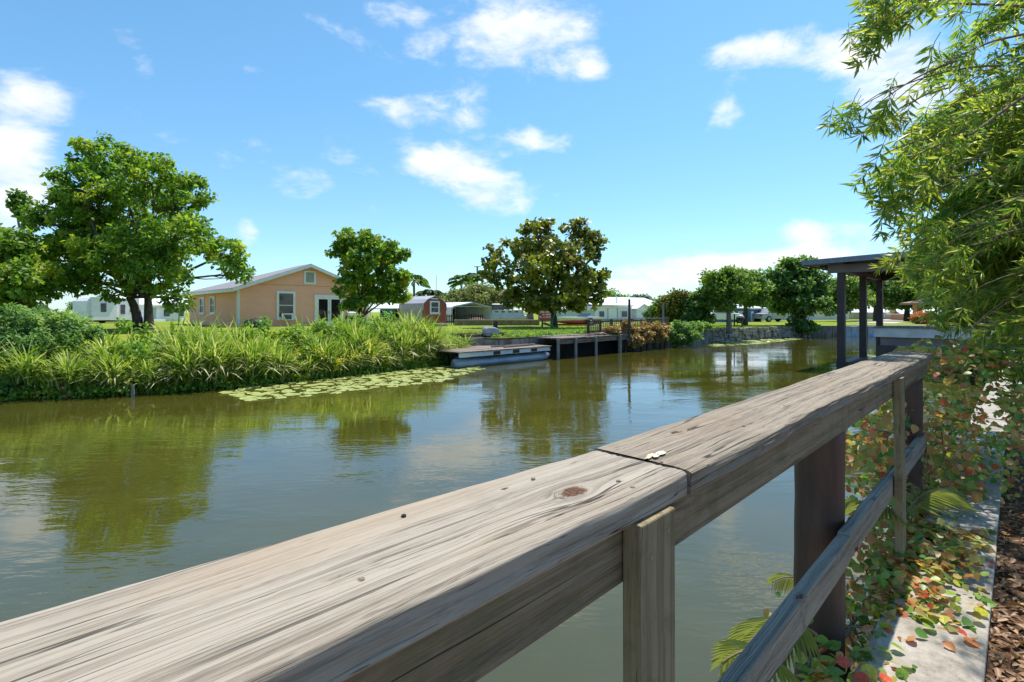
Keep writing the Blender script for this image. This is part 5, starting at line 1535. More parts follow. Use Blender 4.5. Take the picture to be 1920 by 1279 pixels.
tree('weeping_shrub', 'small dark green shrub against the white mobile home', W(1223, 44, ZF),
     [(1222, 592, 12, 13, 0), (1228, 580, 7, 10, 0)], 44, M['leafdark'], M['bark'], .16, 50, 60, .3, .06, .4, seed=65, limbs=3, cat='shrub')
# clipped tall hedge mass behind the carport (pale yellow green)
tree('pale_thicket', 'pale yellow green thicket behind the metal carport', W(905, 62, ZF),
     [(905, 555, 40, 22, 0), (875, 562, 34, 16, 0), (940, 562, 30, 16, 0), (850, 568, 26, 10, 0)], 62, M['leafhedge'], M['twig'], .3, 60, 200, .7, .1, .8, seed=66, limbs=2, cat='bush')
# bush at the left edge above the water
D = 13.0
tree('leafy_shrub', 'pale green leafy shrub at the left edge of the picture over the water', W(60, 13.6, .3),
     [(40, 615, 60, 34, 0), (100, 605, 40, 22, .3), (10, 680, 60, 50, -.6), (80, 650, 60, 34, -.3), (-60, 640, 80, 60, 0), (140, 602, 28, 14, .3), (30, 715, 60, 28, -.9), (150, 622, 30, 20, .2), (-40, 725, 70, 26, -1.0)],
     12.5, M['leafbush'], M['twig'], .085, 110, 380, .20, .05, .5, 4, seed=71, limbs=4, cat='shrub', flat=.8)

# far skyline trees: four kinds, copied -----------------------------------
def far_proto(seed, shape):
    global rs
    rs = np.random.RandomState(seed)
    r = thing('distant_tree', 'x', 'tree', (0, 0, 0), 'trees on the skyline beyond the houses')
    n = 60
    u = unit(n) * (rs.rand(n, 1) ** .4)
    cl = u * np.array(shape[:3]) + np.array([0, 0, shape[3]])
    V, F = crown_leaves(cl, 1.1, 46, .55, LEAF)
    np_mesh('crown', V, F, M['leaffar'] if seed % 2 else M['leafdark'], r)
    b = MB(); b.tube([(0, 0, -.4), (0, 0, shape[3] * .5), (.1, 0, shape[3])], [.3, .24, .1], 8)
    for k in range(6):
        e = cl[k * 9]; b.tube([(0, 0, shape[3] * .5), tuple(e * .6 + np.array([0, 0, shape[3] * .25])), tuple(e)], [.14, .1, .04], 5, caps=False)
    b.build('trunk', M['bark'], r, smooth=True)
    return r
protos = [far_proto(1, (3.6, 3.6, 2.4, 4.4)), far_proto(2, (4.4, 4.0, 2.0, 3.9)), far_proto(3, (2.8, 2.8, 2.9, 4.7)), far_proto(4, (3.8, 4.4, 2.6, 4.3))]
used = [False] * 4
FT = [ # photo x, depth, top y, kind, what it stands by
 (-60, 120, 560, 0, 'left of the picture edge behind the edge tree'),
 (150, 120, 562, 1, 'left of the white travel trailer'), (330, 130, 566, 0, 'above the white cottage roof'), (366, 120, 560, 2, 'just left of the peach house'),
 (765, 110, 548, 3, 'behind the rounded tree on its right'), (792, 120, 552, 1, 'behind the red shed roof'), (826, 105, 545, 0, 'above the red shed'),
 (850, 125, 538, 2, 'between the red shed and the first palm'), (868, 110, 545, 3, 'behind the palms'), (893, 100, 530, 0, 'behind the utility pole'), (925, 110, 540, 1, 'above the carport'),
 (1148, 95, 538, 3, 'right of the magnolia crown, tallest there'), (1162, 100, 552, 2, 'over the annex'), (1180, 105, 550, 1, 'above the white sloping roof, left'), (1200, 98, 548, 0, 'above the white sloping roof, middle'),
 (1222, 110, 556, 3, 'above the white sloping roof, right'), (1248, 92, 552, 2, 'behind the scraggly evergreen'), (1330, 110, 556, 1, 'behind the light green pair on the left'),
 (1360, 100, 552, 0, 'behind the crown of the left light green tree'), (1437, 88, 548, 3, 'between the light green pair and the dark bend tree'), (1455, 95, 552, 1, 'behind the dark bend tree on its left'),
 (1545, 84, 545, 0, 'right of the dark bend tree'), (1575, 95, 535, 2, 'behind the first boathouse post')]
for i, (px_, d_, pyt, k, where) in enumerate(FT):
    o = protos[k] if not used[k] else copy_tree(protos[k])
    used[k] = True
    q = W(px_, d_)
    hgt = CAMZ + (HOR - pyt) / FPX * d_ - ZF
    s_ = hgt / ([7.6, 6.8, 8.4, 7.8][k])
    o.location = (q.x, q.y, ZF); o.scale = (s_ * 1.15, s_ * 1.15, s_); o.rotation_euler = (0, 0, i * 1.3)
    o['label'] = ['dark round', 'pale green', 'tall dark', 'broad green'][k] + ' distant tree ' + where
# nearer light trees seen behind the boathouse
def mid(label, px_, d_, blobs, m, seed, size=.34, n=150, rad=.8):
    return tree('background_tree', label, W(px_, d_, ZF), blobs, d_, m, M['bark'], size, 46, n, rad, .25, 2.0, seed=seed, limbs=5, group='trees behind the boathouse')
mid('bright light green tree behind the first boathouse post', 1575, 56, [(1570, 545, 30, 20, 0), (1600, 560, 34, 18, 1), (1560, 570, 30, 16, 0), (1590, 530, 20, 12, 0)], M['leaflight'], 81)
mid('light green tree with a thick pale trunk between the second and third boathouse posts', 1642, 60, [(1640, 545, 34, 22, 0), (1665, 560, 26, 16, 1), (1630, 525, 24, 14, 0)], M['leaflight'], 82)
mid('dark green tree behind the third boathouse post', 1700, 58, [(1690, 540, 40, 30, 0), (1730, 530, 40, 32, 1), (1710, 565, 50, 14, 0)], M['leafdark'], 83, n=200)
mid('tall dark green tree behind the hanging leaves right of the boathouse', 1790, 50, [(1780, 510, 50, 40, 0), (1830, 500, 60, 50, 1), (1800, 550, 60, 24, 0)], M['leafdark'], 84, n=220)
mid('broad dark tree at the right edge behind the hanging leaves', 1900, 44, [(1880, 500, 60, 50, 0), (1950, 480, 80, 70, 1), (1920, 560, 60, 24, 0)], M['leafdark'], 85, n=240)
tree('red_shrub', 'dark red shrub in front of the orange house wall', W(1738, 44, ZF), [(1736, 594, 18, 9, 0), (1725, 600, 14, 7, 0)], 44, M['vinered'], M['bark'], .14, 50, 70, .3, .05, .3, seed=86, limbs=3, cat='shrub')

# palms -----------------------------------------------------------------
def palm(label, px_, d_, pyt, rad=1.5, nfr=16, seed=0):
    rr = np.random.RandomState(seed)
    q = W(px_, d_, ZF)
    r = thing('palm_tree', label, 'palm tree', q, 'cabbage palms on the skyline')
    zt = CAMZ + (HOR - pyt) / FPX * d_ - rad * .5
    MB().tube([(q.x, q.y, ZF - .2), (q.x + .05, q.y, (ZF + zt) / 2), (q.x, q.y, zt)], [.2, .15, .14], 8).build('trunk', M['palmbark'], r)
    parts = []
    for i in range(nfr):
        an = i * 2.4; el_ = rr.uniform(-.5, 1.4)
        dr = np.array([math.cos(an) * math.cos(el_), math.sin(an) * math.cos(el_), math.sin(el_)])
        st = np.array([q.x, q.y, zt])
        mid_ = st + dr * rad * .65; end = st + dr * rad * np.array([1.15, 1.15, .6]) - UP * rad * .15
        pts = bez(st, mid_, end, 9)
        for j in range(3, 9):
            t_ = pts[min(j, 8)] - pts[j - 1]; t_ = t_ / np.linalg.norm(t_)
            sd = np.cross(t_, UP); sd /= np.linalg.norm(sd) + 1e-6
            nb = 7
            for s in (-1, 1):
                pos = np.array([pts[j - 1] + (pts[min(j, 8)] - pts[j - 1]) * f for f in np.linspace(0, 1, nb)])
                ax = np.array([sd * s + t_ * .9 - UP * (.35 + .3 * rr.rand()) for _ in range(nb)])
                parts.append(scatter(leaf_t(.07, .02, .25)[0], leaf_t(.07, .02, .25)[1], pos, frames(ax, np.tile(UP, (nb, 1))), np.full(nb, rad * .5)))
    V, F = joinvf(parts)
    np_mesh('crown', V, F, M['leafdark'] if seed % 2 else M['leaffar'], r)
palm('palm just right of the rounded tree', 776, 60, 514, 1.5, seed=1)
palm('smaller palm left of the thin mast, over the red shed', 806, 75, 538, 1.6, seed=2)
palm('palm with a clear trunk left of the utility pole', 865, 70, 514, 1.5, seed=3)
palm('palm just behind the utility pole', 884, 74, 512, 1.4, seed=4)
palm('palm between the utility pole and the magnolia crown', 904, 66, 505, 1.4, seed=5)

# ------------------------------------------------------------------ reeds
def blades(base, L, lean, width, droop, seg=6, rs_=None):
    """arching strap leaves; base (n,3), L length, lean horizontal unit vectors (n,2)"""
    n = len(base)
    t = np.linspace(0, 1, seg + 1)[None, :]
    hx = (0.18 * t + droop[:, None] * t ** 2.2) * L[:, None]
    zz = (t - droop[:, None] * .85 * t ** 3.0) * L[:, None] * .93
    cx = base[:, 0:1] + lean[:, 0:1] * hx; cy = base[:, 1:2] + lean[:, 1:2] * hx; cz = base[:, 2:3] + zz
    wv = width[:, None] * np.sin(np.pi * (0.12 + 0.88 * t)) ** .6 * .5
    sa = rs_.uniform(0, np.pi, n)
    sx = -lean[:, 1:2] * np.cos(sa)[:, None] * .9 + lean[:, 0:1] * .3; sy = lean[:, 0:1] * np.cos(sa)[:, None] * .9 + lean[:, 1:2] * .3
    nn = np.sqrt(sx ** 2 + sy ** 2) + 1e-6; sx /= nn; sy /= nn
    Lv = np.stack([cx - sx * wv, cy - sy * wv, cz], -1); Rv = np.stack([cx + sx * wv, cy + sy * wv, cz + wv * .3], -1)
    V = np.stack([Lv, Rv], 2).reshape(n, -1, 3)
    k = V.shape[1]
    tf = np.array([[2 * i, 2 * i + 1, 2 * i + 3, 2 * i + 2] for i in range(seg)])
    F = (tf[None] + (np.arange(n) * k)[:, None, None]).reshape(-1, 4)
    return V.reshape(-1, 3), F
r4 = np.random.RandomState(77)
# front line of the reed bed (world x -> y) from the photograph
fx = [-1.5, .3, 1.4, 2.9, 4.4, 6.0, 8.0, 10.0, 11.6, 12.8]
fy = [16.4, 15.5, 14.75, 14.25, 14.1, 14.1, 14.3, 14.6, 14.9, 15.4]
def reed_bed(n, xr, depth_, Lr, wr, dr, zoff=0.0, front=0.0, hfun=None):
    x = r4.uniform(xr[0], xr[1], n)
    # clumps
    x = x + .18 * np.sin(x * 9.0)
    e = np.abs(r4.normal(0, .55, n)) * depth_ + front
    y = np.interp(x, fx, fy) + e
    z = np.clip((y - 14.6) * .40, -.05, ZF) + zoff
    L = r4.uniform(Lr[0], Lr[1], n)
    if hfun is not None: L = L * hfun(x)
    an = r4.uniform(0, 2 * np.pi, n)
    lean = np.stack([np.cos(an), np.sin(an)], 1) + np.array([-.35, -.75]) * r4.rand(n, 1) * 1.4
    lean /= np.linalg.norm(lean, axis=1, keepdims=True)
    return blades(np.stack([x, y, z], 1), L, lean, r4.uniform(wr[0], wr[1], n), r4.uniform(dr[0], dr[1], n) , rs_=r4)
hf = lambda x: -.02 -.42 * np.clip((2.4 - x) / 1.6, 0, 1) + .80 + .18 * np.sin(x * 1.7 + 1) + .14 * np.sin(x * 4.1) + np.where((x > 9.2) & (x < 10.8), .24, 0) - .50 * np.clip((x - 10.8) / .6, 0, 1) - np.where((x > 7) & (x < 10), .08, 0)
V, F = joinvf([reed_bed(9500, (1.0, 12.7), 1.5, (1.2, 1.9), (.03, .055), (.06, .55), hfun=hf), reed_bed(3600, (-.8, 12.8), .5, (.5, 1.15), (.022, .045), (.1, .7), front=-.15)])
o = np_mesh('reed_bed', V, F, M['reed']); tag(o, 'dense green reeds along the far bank of the canal left of the pontoon boat', 'reeds', None, 'stuff')
V, F = reed_bed(1900, (.9, 12.6), 1.0, (1.0, 1.6), (.03, .05), (.25, .85), hfun=hf)
o = np_mesh('dry_reeds', V, F, M['reedpale']); tag(o, 'pale dry drooping blades scattered through the green reeds', 'reeds', None, 'stuff')
# leafy weeds growing among the reeds
wx = []
for (x0_, x1_, n_, zt_) in ((4.2, 7.0, 75, 1.5), (7.0, 10.0, 120, 1.5), (2.0, 4.2, 25, 1.5), (10.4, 11.4, 16, 1.2)):
    x = r4.uniform(x0_, x1_, n_); y = np.interp(x, fx, fy) + r4.uniform(.1, 1.9, n_); z = np.clip((y - 14.6) * .4, 0, ZF) + r4.uniform(.2, 1, n_) * (zt_ - .45)
    wx.append(np.stack([x, y, z], 1))
rs = r4
V, F = crown_leaves(np.concatenate(wx), .24, 95, .10, LEAF, flat=1.1)
o = np_mesh('bank_weeds', V, F, M['weed']); tag(o, 'bright green leafy weeds growing among the reeds in front of the peach house', 'weeds', None, 'stuff')
cl = []
for (px_, py_, n_) in ((565, 665, 6), (600, 655, 8), (690, 655, 8), (705, 648, 6), (665, 670, 7), (642, 690, 5), (625, 675, 5)):
    for _ in range(n_):
        cl.append(W(px_ + r4.normal() * 10, 14.2 + r4.uniform(-.3, .3), None, py_ + r4.normal() * 5))
V, F = crown_leaves(np.array([list(c) for c in cl[::2]]), .12, 13, .045, BROAD, flat=1)
o = np_mesh('yellow_flowers', V, F, M['flower']); tag(o, 'small bright yellow flowers among the weeds at the water edge', 'flowers', None, 'stuff')
# tangle at waterline between reeds and boat
V, F = crown_leaves(np.array([[x, np.interp(x, fx, fy) + r4.uniform(-.25, .1), r4.uniform(.02, .16)] for x in r4.uniform(-1.4, 13.1, 190)]), .2, 40, .09, LEAF, flat=.5)
o = np_mesh('waterline_growth', V, F, M['weed']); tag(o, 'low leafy growth trailing into the water along the foot of the reeds', 'weeds', None, 'stuff')

# lily pads ---------------------------------------------------------------
def pad_mesh(seed):
    rr = random.Random(seed)
    b = MB(); n = 18; V = [(0, 0, .0)]; F = []
    for i in range(n + 1):
        a = .22 + (2 * math.pi - .44) * i / n
        r_ = 1 + rr.uniform(-.06, .06)
        V.append((r_ * math.cos(a) * .55, r_ * math.sin(a) * .55, .0)); V.append((r_ * math.cos(a), r_ * math.sin(a), .03 + .10 * max(0, rr.gauss(0, .5))))
    for i in range(n):
        F.append((0, 1 + 2 * i, 3 + 2 * i)); F.append((1 + 2 * i, 2 + 2 * i, 4 + 2 * i, 3 + 2 * i))
    me = bpy.data.meshes.new('lily_pad'); me.from_pydata(V, [], F); me.materials.append(M['lily']); me.update()
    return me
pads = [pad_mesh(s) for s in range(6)]
def inpoly(x, y, P):
    c = False; j = len(P) - 1
    for i in range(len(P)):
        if (P[i][1] > y) != (P[j][1] > y) and x < (P[j][0] - P[i][0]) * (y - P[i][1]) / (P[j][1] - P[i][1]) + P[i][0]: c = not c
        j = i
    return c
def lilies(poly, n, label, group, rmin=.11, rmax=.24, tries=9000, seed=1):
    rr = random.Random(seed); got = []
    for _ in range(tries):
        if len(got) >= n: break
        x = rr.uniform(min(p[0] for p in poly), max(p[0] for p in poly)); y = rr.uniform(min(p[1] for p in poly), max(p[1] for p in poly))
        if not inpoly(x, y, poly): continue
        p = G(x, y, 0); r_ = rr.uniform(rmin, rmax)
        if rr.random() > min(1, (CAMZ * FPX / (y - HOR) / 17) ** 2.2 * 1.2): continue
        if any((p.x - q[0]) ** 2 + (p.y - q[1]) ** 2 < (r_ + q[2]) ** 2 * .72 for q in got): continue
        got.append((p.x, p.y, r_))
        o = bpy.data.objects.new('lily_pad', rr.choice(pads)); COL.objects.link(o)
        o.location = (p.x, p.y, .006 + .010 * rr.random()); o.scale = (r_, r_ * rr.uniform(.85, 1), r_ * .8)
        o.rotation_euler = (rr.gauss(0, .02), rr.gauss(0, .02), rr.uniform(0, 6.3))
        tag(o, label, 'lily pad', group)
    return len(got)
n1_ = lilies([(425, 738), (470, 752), (560, 745), (700, 731), (830, 716), (905, 692), (860, 682), (760, 690), (640, 700), (520, 712), (470, 722)], 255, 'pale green lily pad floating in front of the reeds', 'lily pads floating in front of the reeds')
n2_ = lilies([(1330, 645), (1340, 650), (1420, 645), (1495, 637), (1500, 634), (1420, 638), (1350, 642)], 60, 'small lily pad floating along the stone seawall', 'lily pads along the stone seawall', .2, .42, seed=4)
n3_ = lilies([(1560, 682), (1580, 672), (1700, 664), (1720, 676), (1640, 690)], 26, 'lily pad floating between the boathouse posts', 'lily pads between the boathouse posts', .15, .3, seed=5)
n4_ = lilies([(-30, 742), (28, 742), (24, 750), (-30, 752)], 8, 'lily pad floating at the left edge under the leafy shrub', 'lily pads at the left edge', .12, .2, seed=6)

# vines over the far railing, debris on dock
rs = np.random.RandomState(9)
def blobpts(L_, n):
    out_ = []
    for _ in range(n):
        px_, py_, rx, ry, d = L_[rs.randint(len(L_))]
        u = unit(1)[0]
        out_.append(list(W(px_ + u[0] * rx, d + rs.uniform(-.15, .25), None, py_ + u[1] * ry)))
    return np.array(out_)
V, F = crown_leaves(blobpts([(1168, 612, 14, 8, 24.4), (1185, 622, 12, 12, 24.6), (1205, 628, 18, 12, 25.2), (1218, 614, 22, 8, 26), (1240, 618, 12, 10, 26.6), (1148, 620, 10, 6, 23.6), (1192, 640, 10, 8, 24.3), (1228, 630, 14, 8, 26)], 190), .2, 46, .10, BROAD)
o = np_mesh('railing_vine', V, F, M['vinefar']); tag(o, 'yellow and rust coloured vine sprawling over the far deck railing', 'vine', None, 'stuff')
# short grass tufts on the far lawn
n = 26000
x = r4.uniform(12.5, 40, n); e = r4.exponential(3.0, n); y = np.interp(x, [p[0] for p in BANK], [p[1] for p in BANK]) + .25 + e
an = r4.uniform(0, 6.283, n)
V, F = blades(np.stack([x, y, np.full(n, ZF)], 1), r4.uniform(.05, .16, n), np.stack([np.cos(an), np.sin(an)], 1), r4.uniform(.015, .03, n), r4.uniform(.1, .6, n), 2, r4)
o = np_mesh('lawn_grass', V, F, M['grassblade']); tag(o, 'short sunlit grass on the lawn behind the far seawall', 'grass', None, 'stuff')
V, F = crown_leaves(np.array([[x_, np.interp(x_, [p[0] for p in BANK], [p[1] for p in BANK]) + r4.uniform(.1, .8), ZF + .08] for x_ in r4.uniform(13.2, 20, 70)]), .22, 40, .08, LEAF, flat=.6)
o = np_mesh('seawall_weeds', V, F, M['weed']); tag(o, 'patchy weeds along the top of the far seawall behind the outboard motor', 'weeds', None, 'stuff')

# ------------------------------------------------------------------ near bank ground cover
r5 = np.random.RandomState(5)
n = 9000
x = .2 + r5.exponential(2.2, n); y = .074 - r5.exponential(.6, n)
ax = np.stack([r5.normal(size=n), r5.normal(size=n), r5.normal(size=n) * .25], 1); nm = np.stack([r5.normal(size=n) * .35, r5.normal(size=n) * .35, np.ones(n)], 1)
V, F = scatter(*leaf_t(.22, .1, .2), np.stack([x, y, ZN + r5.uniform(.003, .02, n)], 1), frames(ax, nm), r5.uniform(.02, .055, n))
o = np_mesh('leaf_litter', V, F, M['litter']); tag(o, 'dry brown leaf litter covering the ground right of the seawall cap', 'leaf litter', None, 'stuff')
n = 2600
x = r5.uniform(.5, 1.9, n); y = .07 - r5.exponential(.28, n) - np.clip((1.1 - x), 0, 1) * 0 
keep = (vnoise(x * 5, y * 7 + 50, 3) > .45); x = x[keep]; y = y[keep]; n = len(x)
an = r5.uniform(0, 6.283, n)
V, F = blades(np.stack([x, y, np.full(n, ZN)], 1), r5.uniform(.025, .06, n), np.stack([np.cos(an), np.sin(an)], 1), r5.uniform(.0025, .005, n), r5.uniform(.2, .7, n), 3, r5)
o = np_mesh('grass_patch', V, F, M['grassblade']); tag(o, 'small patch of green grass among the litter at the bottom right corner', 'grass', None, 'stuff')

# ------------------------------------------------------------------ creeper over the seawall
VL = ([(0, 0, 0), (.18, .34, .02), (.55, .42, -.01), (1.0, 0, -.16), (.55, -.42, -.01), (.18, -.34, .02)], [(0, 3, 2, 1), (0, 5, 4, 3)])
# finer leaf: midrib fold and five-cornered edge
VL2 = ([(0, 0, 0), (.10, .26, .04), (.34, .42, .05), (.68, .30, -.01), (1.0, 0, -.15), (.68, -.30, -.01), (.34, -.42, .05), (.10, -.26, .04), (.45, 0, -.03)],
       [(0, 8, 2, 1), (8, 4, 3, 2), (0, 7, 6, 8), (8, 6, 5, 4)])
def leafobj_mesh(name, T, m):
    me = bpy.data.meshes.new(name); me.from_pydata(T[0], [], T[1]); me.materials.append(m); me.update(); return me
vine = thing('creeper', 'creeper with green, yellow and red leaves spilling over the seawall between railing and cap', 'vine', (2.2, .45, .75))
P_ = []; N_ = []
def vadd(n, f, nrm):
    for _ in range(n):
        P_.append(f()); N_.append(nrm)
U = r5.uniform
nz_ = lambda: U(0, 1) ** 1.0
# outside the wall, hanging to the water
vadd(2300, lambda: (1.9 + 4.2 * U(), .44 + .22 * U() ** 1.4, .10 + .78 * U()), (-.2, .5, .5))
vadd(320, lambda: (1.35 + .7 * U(), .41 + .14 * U(), .05 + .70 * U()), (-.3, -.2, .8))
# on the cap, thickest just outside, thinning towards the walk
def oncap():
    x = 2.15 + 1.9 * U(); y = .40 - .32 * U() ** 2.2 * (.35 + .65 * abs(math.sin(x * 2.3)))
    return (x, y, .773 + .035 * U() * (y / .4))
vadd(330, oncap, (0, 0, 1))
vadd(110, lambda: (1.70 + .35 * U(), .45 - .22 * U() ** 2, .773 + .03 * U()), (0, 0, 1))
vadd(650, lambda: (lambda t, s: (2.35 + 1.15 * t, .09 + .33 * s, .775 + .09 * U() * (1 - abs(2 * t - 1))))(U(), U() ** .7), (0, 0, 1))
# bushier near the second baluster and beyond
vadd(600, lambda: (2.7 + 1.3 * U(), .42 + .25 * U(), .75 + .65 * U() ** 1.5), (-.4, -.1, .7))
vadd(2300, lambda: (lambda a, b, c: (4.75 + .95 * a[0], .38 + .55 * a[1], 1.12 + .60 * a[2]))(list(unit(1)[0] * U(.7, 1)), 0, 0), (-.5, -.2, .7))
vadd(450, lambda: (3.9 + .9 * U(), .16 + .26 * U(), .78 + .5 * U() ** 1.4), (-.4, -.2, .8))
P_ = np.array([p for p in P_]); N_ = np.array(N_, float)
# keep the rails, balusters and pilings clear
def clear(P):
    k = np.ones(len(P), bool)
    k &= ~((P[:, 0] < 4.05) & (P[:, 1] > .33) & (P[:, 1] < .60) & (P[:, 2] > CAMZ - .46) )
    k &= ~((P[:, 0] < 3.0) & (P[:, 1] > .33) & (P[:, 1] < .46) & (P[:, 2] > CAMZ - .86) & (P[:, 2] < CAMZ - .68))
    k &= ~((P[:, 0] > 1.95) & (P[:, 0] < 2.25) & (P[:, 1] > .38) & (P[:, 1] < .64))
    return k
k_ = clear(P_); P_ = P_[k_]; N_ = N_[k_]
n = len(P_)
rs = r5
ax = unit(n) * np.array([1, 1, .6]) - UP * .35
nm = N_ + unit(n) * .55
Mx = frames(ax, nm)
sz = r5.uniform(.024, .056, n)
fd = (P_[:, 0] + P_[:, 1]) * R2
app = sz / fd
vis = (P_[:, 0] - P_[:, 1]) * R2 / fd < 1.02
order = np.argsort(-(app * vis))
near_i = order[:290]; rest = order[290:]
vm = [leafobj_mesh('leaf', VL2, M['vine']), leafobj_mesh('leaf', VL2, M['vinered'])]
# single leaves need a colour of their own: random per object is not per island, so a few meshes with set colours
vcols = [(.08, .18, .04), (.12, .25, .05), (.20, .34, .06), (.42, .44, .10), (.55, .10, .06), (.58, .25, .10), (.14, .27, .06)]
def plainleaf(name, c, tr=.35):
    m, t = newmat(name)
    co = t.n('ShaderNodeTexCoord').outputs['Object']
    g = t.n('ShaderNodeSeparateXYZ'); t.l(co, g.inputs[0])
    vein = t.sstep(t.m('ABSOLUTE', g.outputs[1]), .0, .035)
    nz = t.noise(co, 5, 4)
    c2 = t.mix(t.sstep(nz, .42, .66), c, (min(1, c[0] * 1.5 + .03), c[1] * 1.15, c[2]))
    c3 = t.mix(vein, (min(1, c[0] * 1.6 + .05), min(1, c[1] * 1.4 + .05), c[2] + .03), c2)
    p = pbsdf(t, c3, .38, .4)
    trn = t.n('ShaderNodeBsdfTranslucent'); t.l(t.mix(1, c3, (1.7, 1.8, .9), 'MULTIPLY'), trn.inputs[0])
    mx = t.n('ShaderNodeMixShader'); mx.inputs[0].default_value = tr
    t.l(p.outputs[0], mx.inputs[1]); t.l(trn.outputs[0], mx.inputs[2]); finish(t, mx)
    return m
lmesh = [leafobj_mesh('leaf', VL2, plainleaf('creeper_leaf_%s' % nm_, c)) for nm_, c in zip(('deep', 'green', 'fresh', 'yellow', 'red', 'rust', 'mid'), vcols)]
from mathutils import Matrix
def place_leaf(me, i, parent, P, Mx, sz, name='leaf'):
    o = bpy.data.objects.new(name, me); COL.objects.link(o); o.parent = parent
    off = wloc(parent)
    m4 = Matrix([[Mx[i][a][b] * sz[i] for b in range(3)] + [P[i][a] - off[a]] for a in range(3)] + [[0, 0, 0, 1]])
    o.matrix_local = m4
    return o
pr_ = [.12, .2, .2, .18, .1, .1, .1]
for i in near_i:
    place_leaf(lmesh[r5.choice(7, p=pr_)], i, vine, P_, Mx, sz)
V, F = scatter(*VL2, P_[rest], Mx[rest], sz[rest])
o = np_mesh('foliage', V, F, M['vine'], vine); o['kind'] = 'stuff'
# stems
b = MB()
for k in range(60):
    x = U(1.4, 5.4); p = Vector((x, U(.38, .5), .74)); pts = [p]
    for j in range(7):
        p = p + Vector((U(-.1, .1), U(-.05, .05), U(-.12, .03) if x < 3.4 else U(-.05, .14))); pts.append(p.copy())
    b.tube(pts, [.004] * 8, 5, caps=False)
b.tube([(1.15, .395, .55), (1.30, .385, .70), (1.42, .37, .785), (1.58, .32, .79), (1.72, .30, .80)], .004, 6)
b.build('stems', M['twig'], vine, smooth=True)
# single bright leaf hanging on the cap near the camera and the red flower
b = MB()
for (px_, py_, s_, an) in ((1652, 1222, .055, .3), (1668, 1208, .045, 1.4)):
    q = G(px_, py_, .79)
    i = 0
    Pq = np.array([[q.x, q.y, .795]]); A_ = np.array([[math.cos(an), -math.sin(an), -.2]]); Nn = np.array([[0.2, 0, 1.0]])
    place_leaf(lmesh[2], 0, vine, Pq, frames(A_, Nn), [s_])
for (px_, py_, an) in ((1680, 1258, .4), (1768, 1103, 1.2), (1822, 1078, 2.2)):
    q = G(px_, py_, .775)
    t_ = bpy.data.objects.new('fallen_leaf', lmesh[4]); COL.objects.link(t_)
    t_.location = (q.x, q.y, .776); t_.scale = (.022, .022, .02); t_.rotation_euler = (0, 0, an)
    tag(t_, {.4: 'small red fallen leaf alone on the concrete cap nearest the camera', 1.2: 'red fallen leaf on the concrete cap at the edge of the creeper', 2.2: 'red fallen leaf at the right edge of the concrete cap by the litter'}[an], 'leaf')
fl = thing('orange_flower', 'small orange red flower just right of the joint of the lower rail', 'flower', tuple(W(1606, 1.72, None, 1030)))
fc = np.array(list(W(1606, 1.72, None, 1030)))
for k in range(9):
    a = k * .7; dirn = np.array([[math.cos(a) * .8, -.45 + .2 * math.sin(a * 2), math.sin(a)]])
    place_leaf(leafobj_mesh('petal', VL, bpy.data.materials.get('flower_orange') or mat('flower_orange', (.75, .13, .03), (.62, .08, .02), 50, .6)), 0, fl, np.array([fc]), frames(dirn, np.array([[0, -1.0, .2]])), [.014], 'petal')
MB().tube([tuple(fc), tuple(fc + np.array([.02, .05, -.10]))], .0015, 5).build('stalk', M['twig'], fl)

# fronds ----------------------------------------------------------------
def frond(label, pts, width_, nleaf, name='palm_frond', m='frond', lw=.04):
    pts = [np.array(list(p), float) for p in pts]
    c = bez(pts[0], pts[1], pts[2], 22)
    r = thing(name, label, 'palm frond', tuple(c[0]))
    MB().tube([Vector(q) for q in c], list(np.linspace(.006, .0015, 22)), 6).build('midrib', M['twig'], r, smooth=True)
    me = leafobj_mesh('leaflet', leaf_t(lw, .01, .28), M[m])
    for s in (-1, 1):
        for i in range(nleaf):
            f = .12 + .88 * i / nleaf
            j = min(20, int(f * 21)); q = c[j] + (c[j + 1] - c[j]) * (f * 21 - j if j < 20 else .5)
            t_ = c[min(21, j + 1)] - c[j]; t_ /= np.linalg.norm(t_)
            sd = np.cross(t_, UP); sd /= np.linalg.norm(sd) + 1e-6
            L_ = width_ * math.sin(math.pi * (.12 + .80 * f)) ** .7
            ax = np.array([sd * s * 1.0 + t_ * (.55 + .5 * f) - UP * .25])
            place_leaf(me, 0, r, np.array([q]), frames(ax, np.array([UP + unit(1)[0] * .15])), [L_], 'leaflet')
    return r
a = W(1540, 1.75, None, 1010); 
frond('yellow green palm frond arching over the water below the lower rail', (W(1530, 1.62, None, 1190), W(1440, 1.55, None, 1120), W(1368, 1.50, None, 1262)), .15, 26, lw=.055)
frond('second palm frond below the first one, cut by the bottom edge', (W(1500, 1.5, None, 1300), W(1440, 1.42, None, 1170), W(1352, 1.42, None, 1245)), .13, 20, lw=.055)
frond('small feathery bright frond left of the brown piling', (W(1530, 2.1, None, 1125), W(1500, 2.1, None, 1060), W(1448, 2.1, None, 1092)), .10, 22, lw=.05)
frond('pale fern frond by the second baluster in front of the creeper', (W(1690, 2.3, None, 985), W(1660, 2.3, None, 920), W(1598, 2.3, None, 960)), .16, 18, lw=.05)
frond('pale fern frond pointing right behind the second baluster', (W(1700, 2.6, None, 960), W(1740, 2.6, None, 900), W(1790, 2.6, None, 925)), .18, 18, lw=.05)

# ------------------------------------------------------------------ bottlebrush tree hanging in from the right
bt = thing('bottlebrush_tree', 'weeping tree with narrow bright green leaves hanging in from the upper right', 'tree', (5.4, -2.0, ZN))
r6 = np.random.RandomState(14)
rs = r6
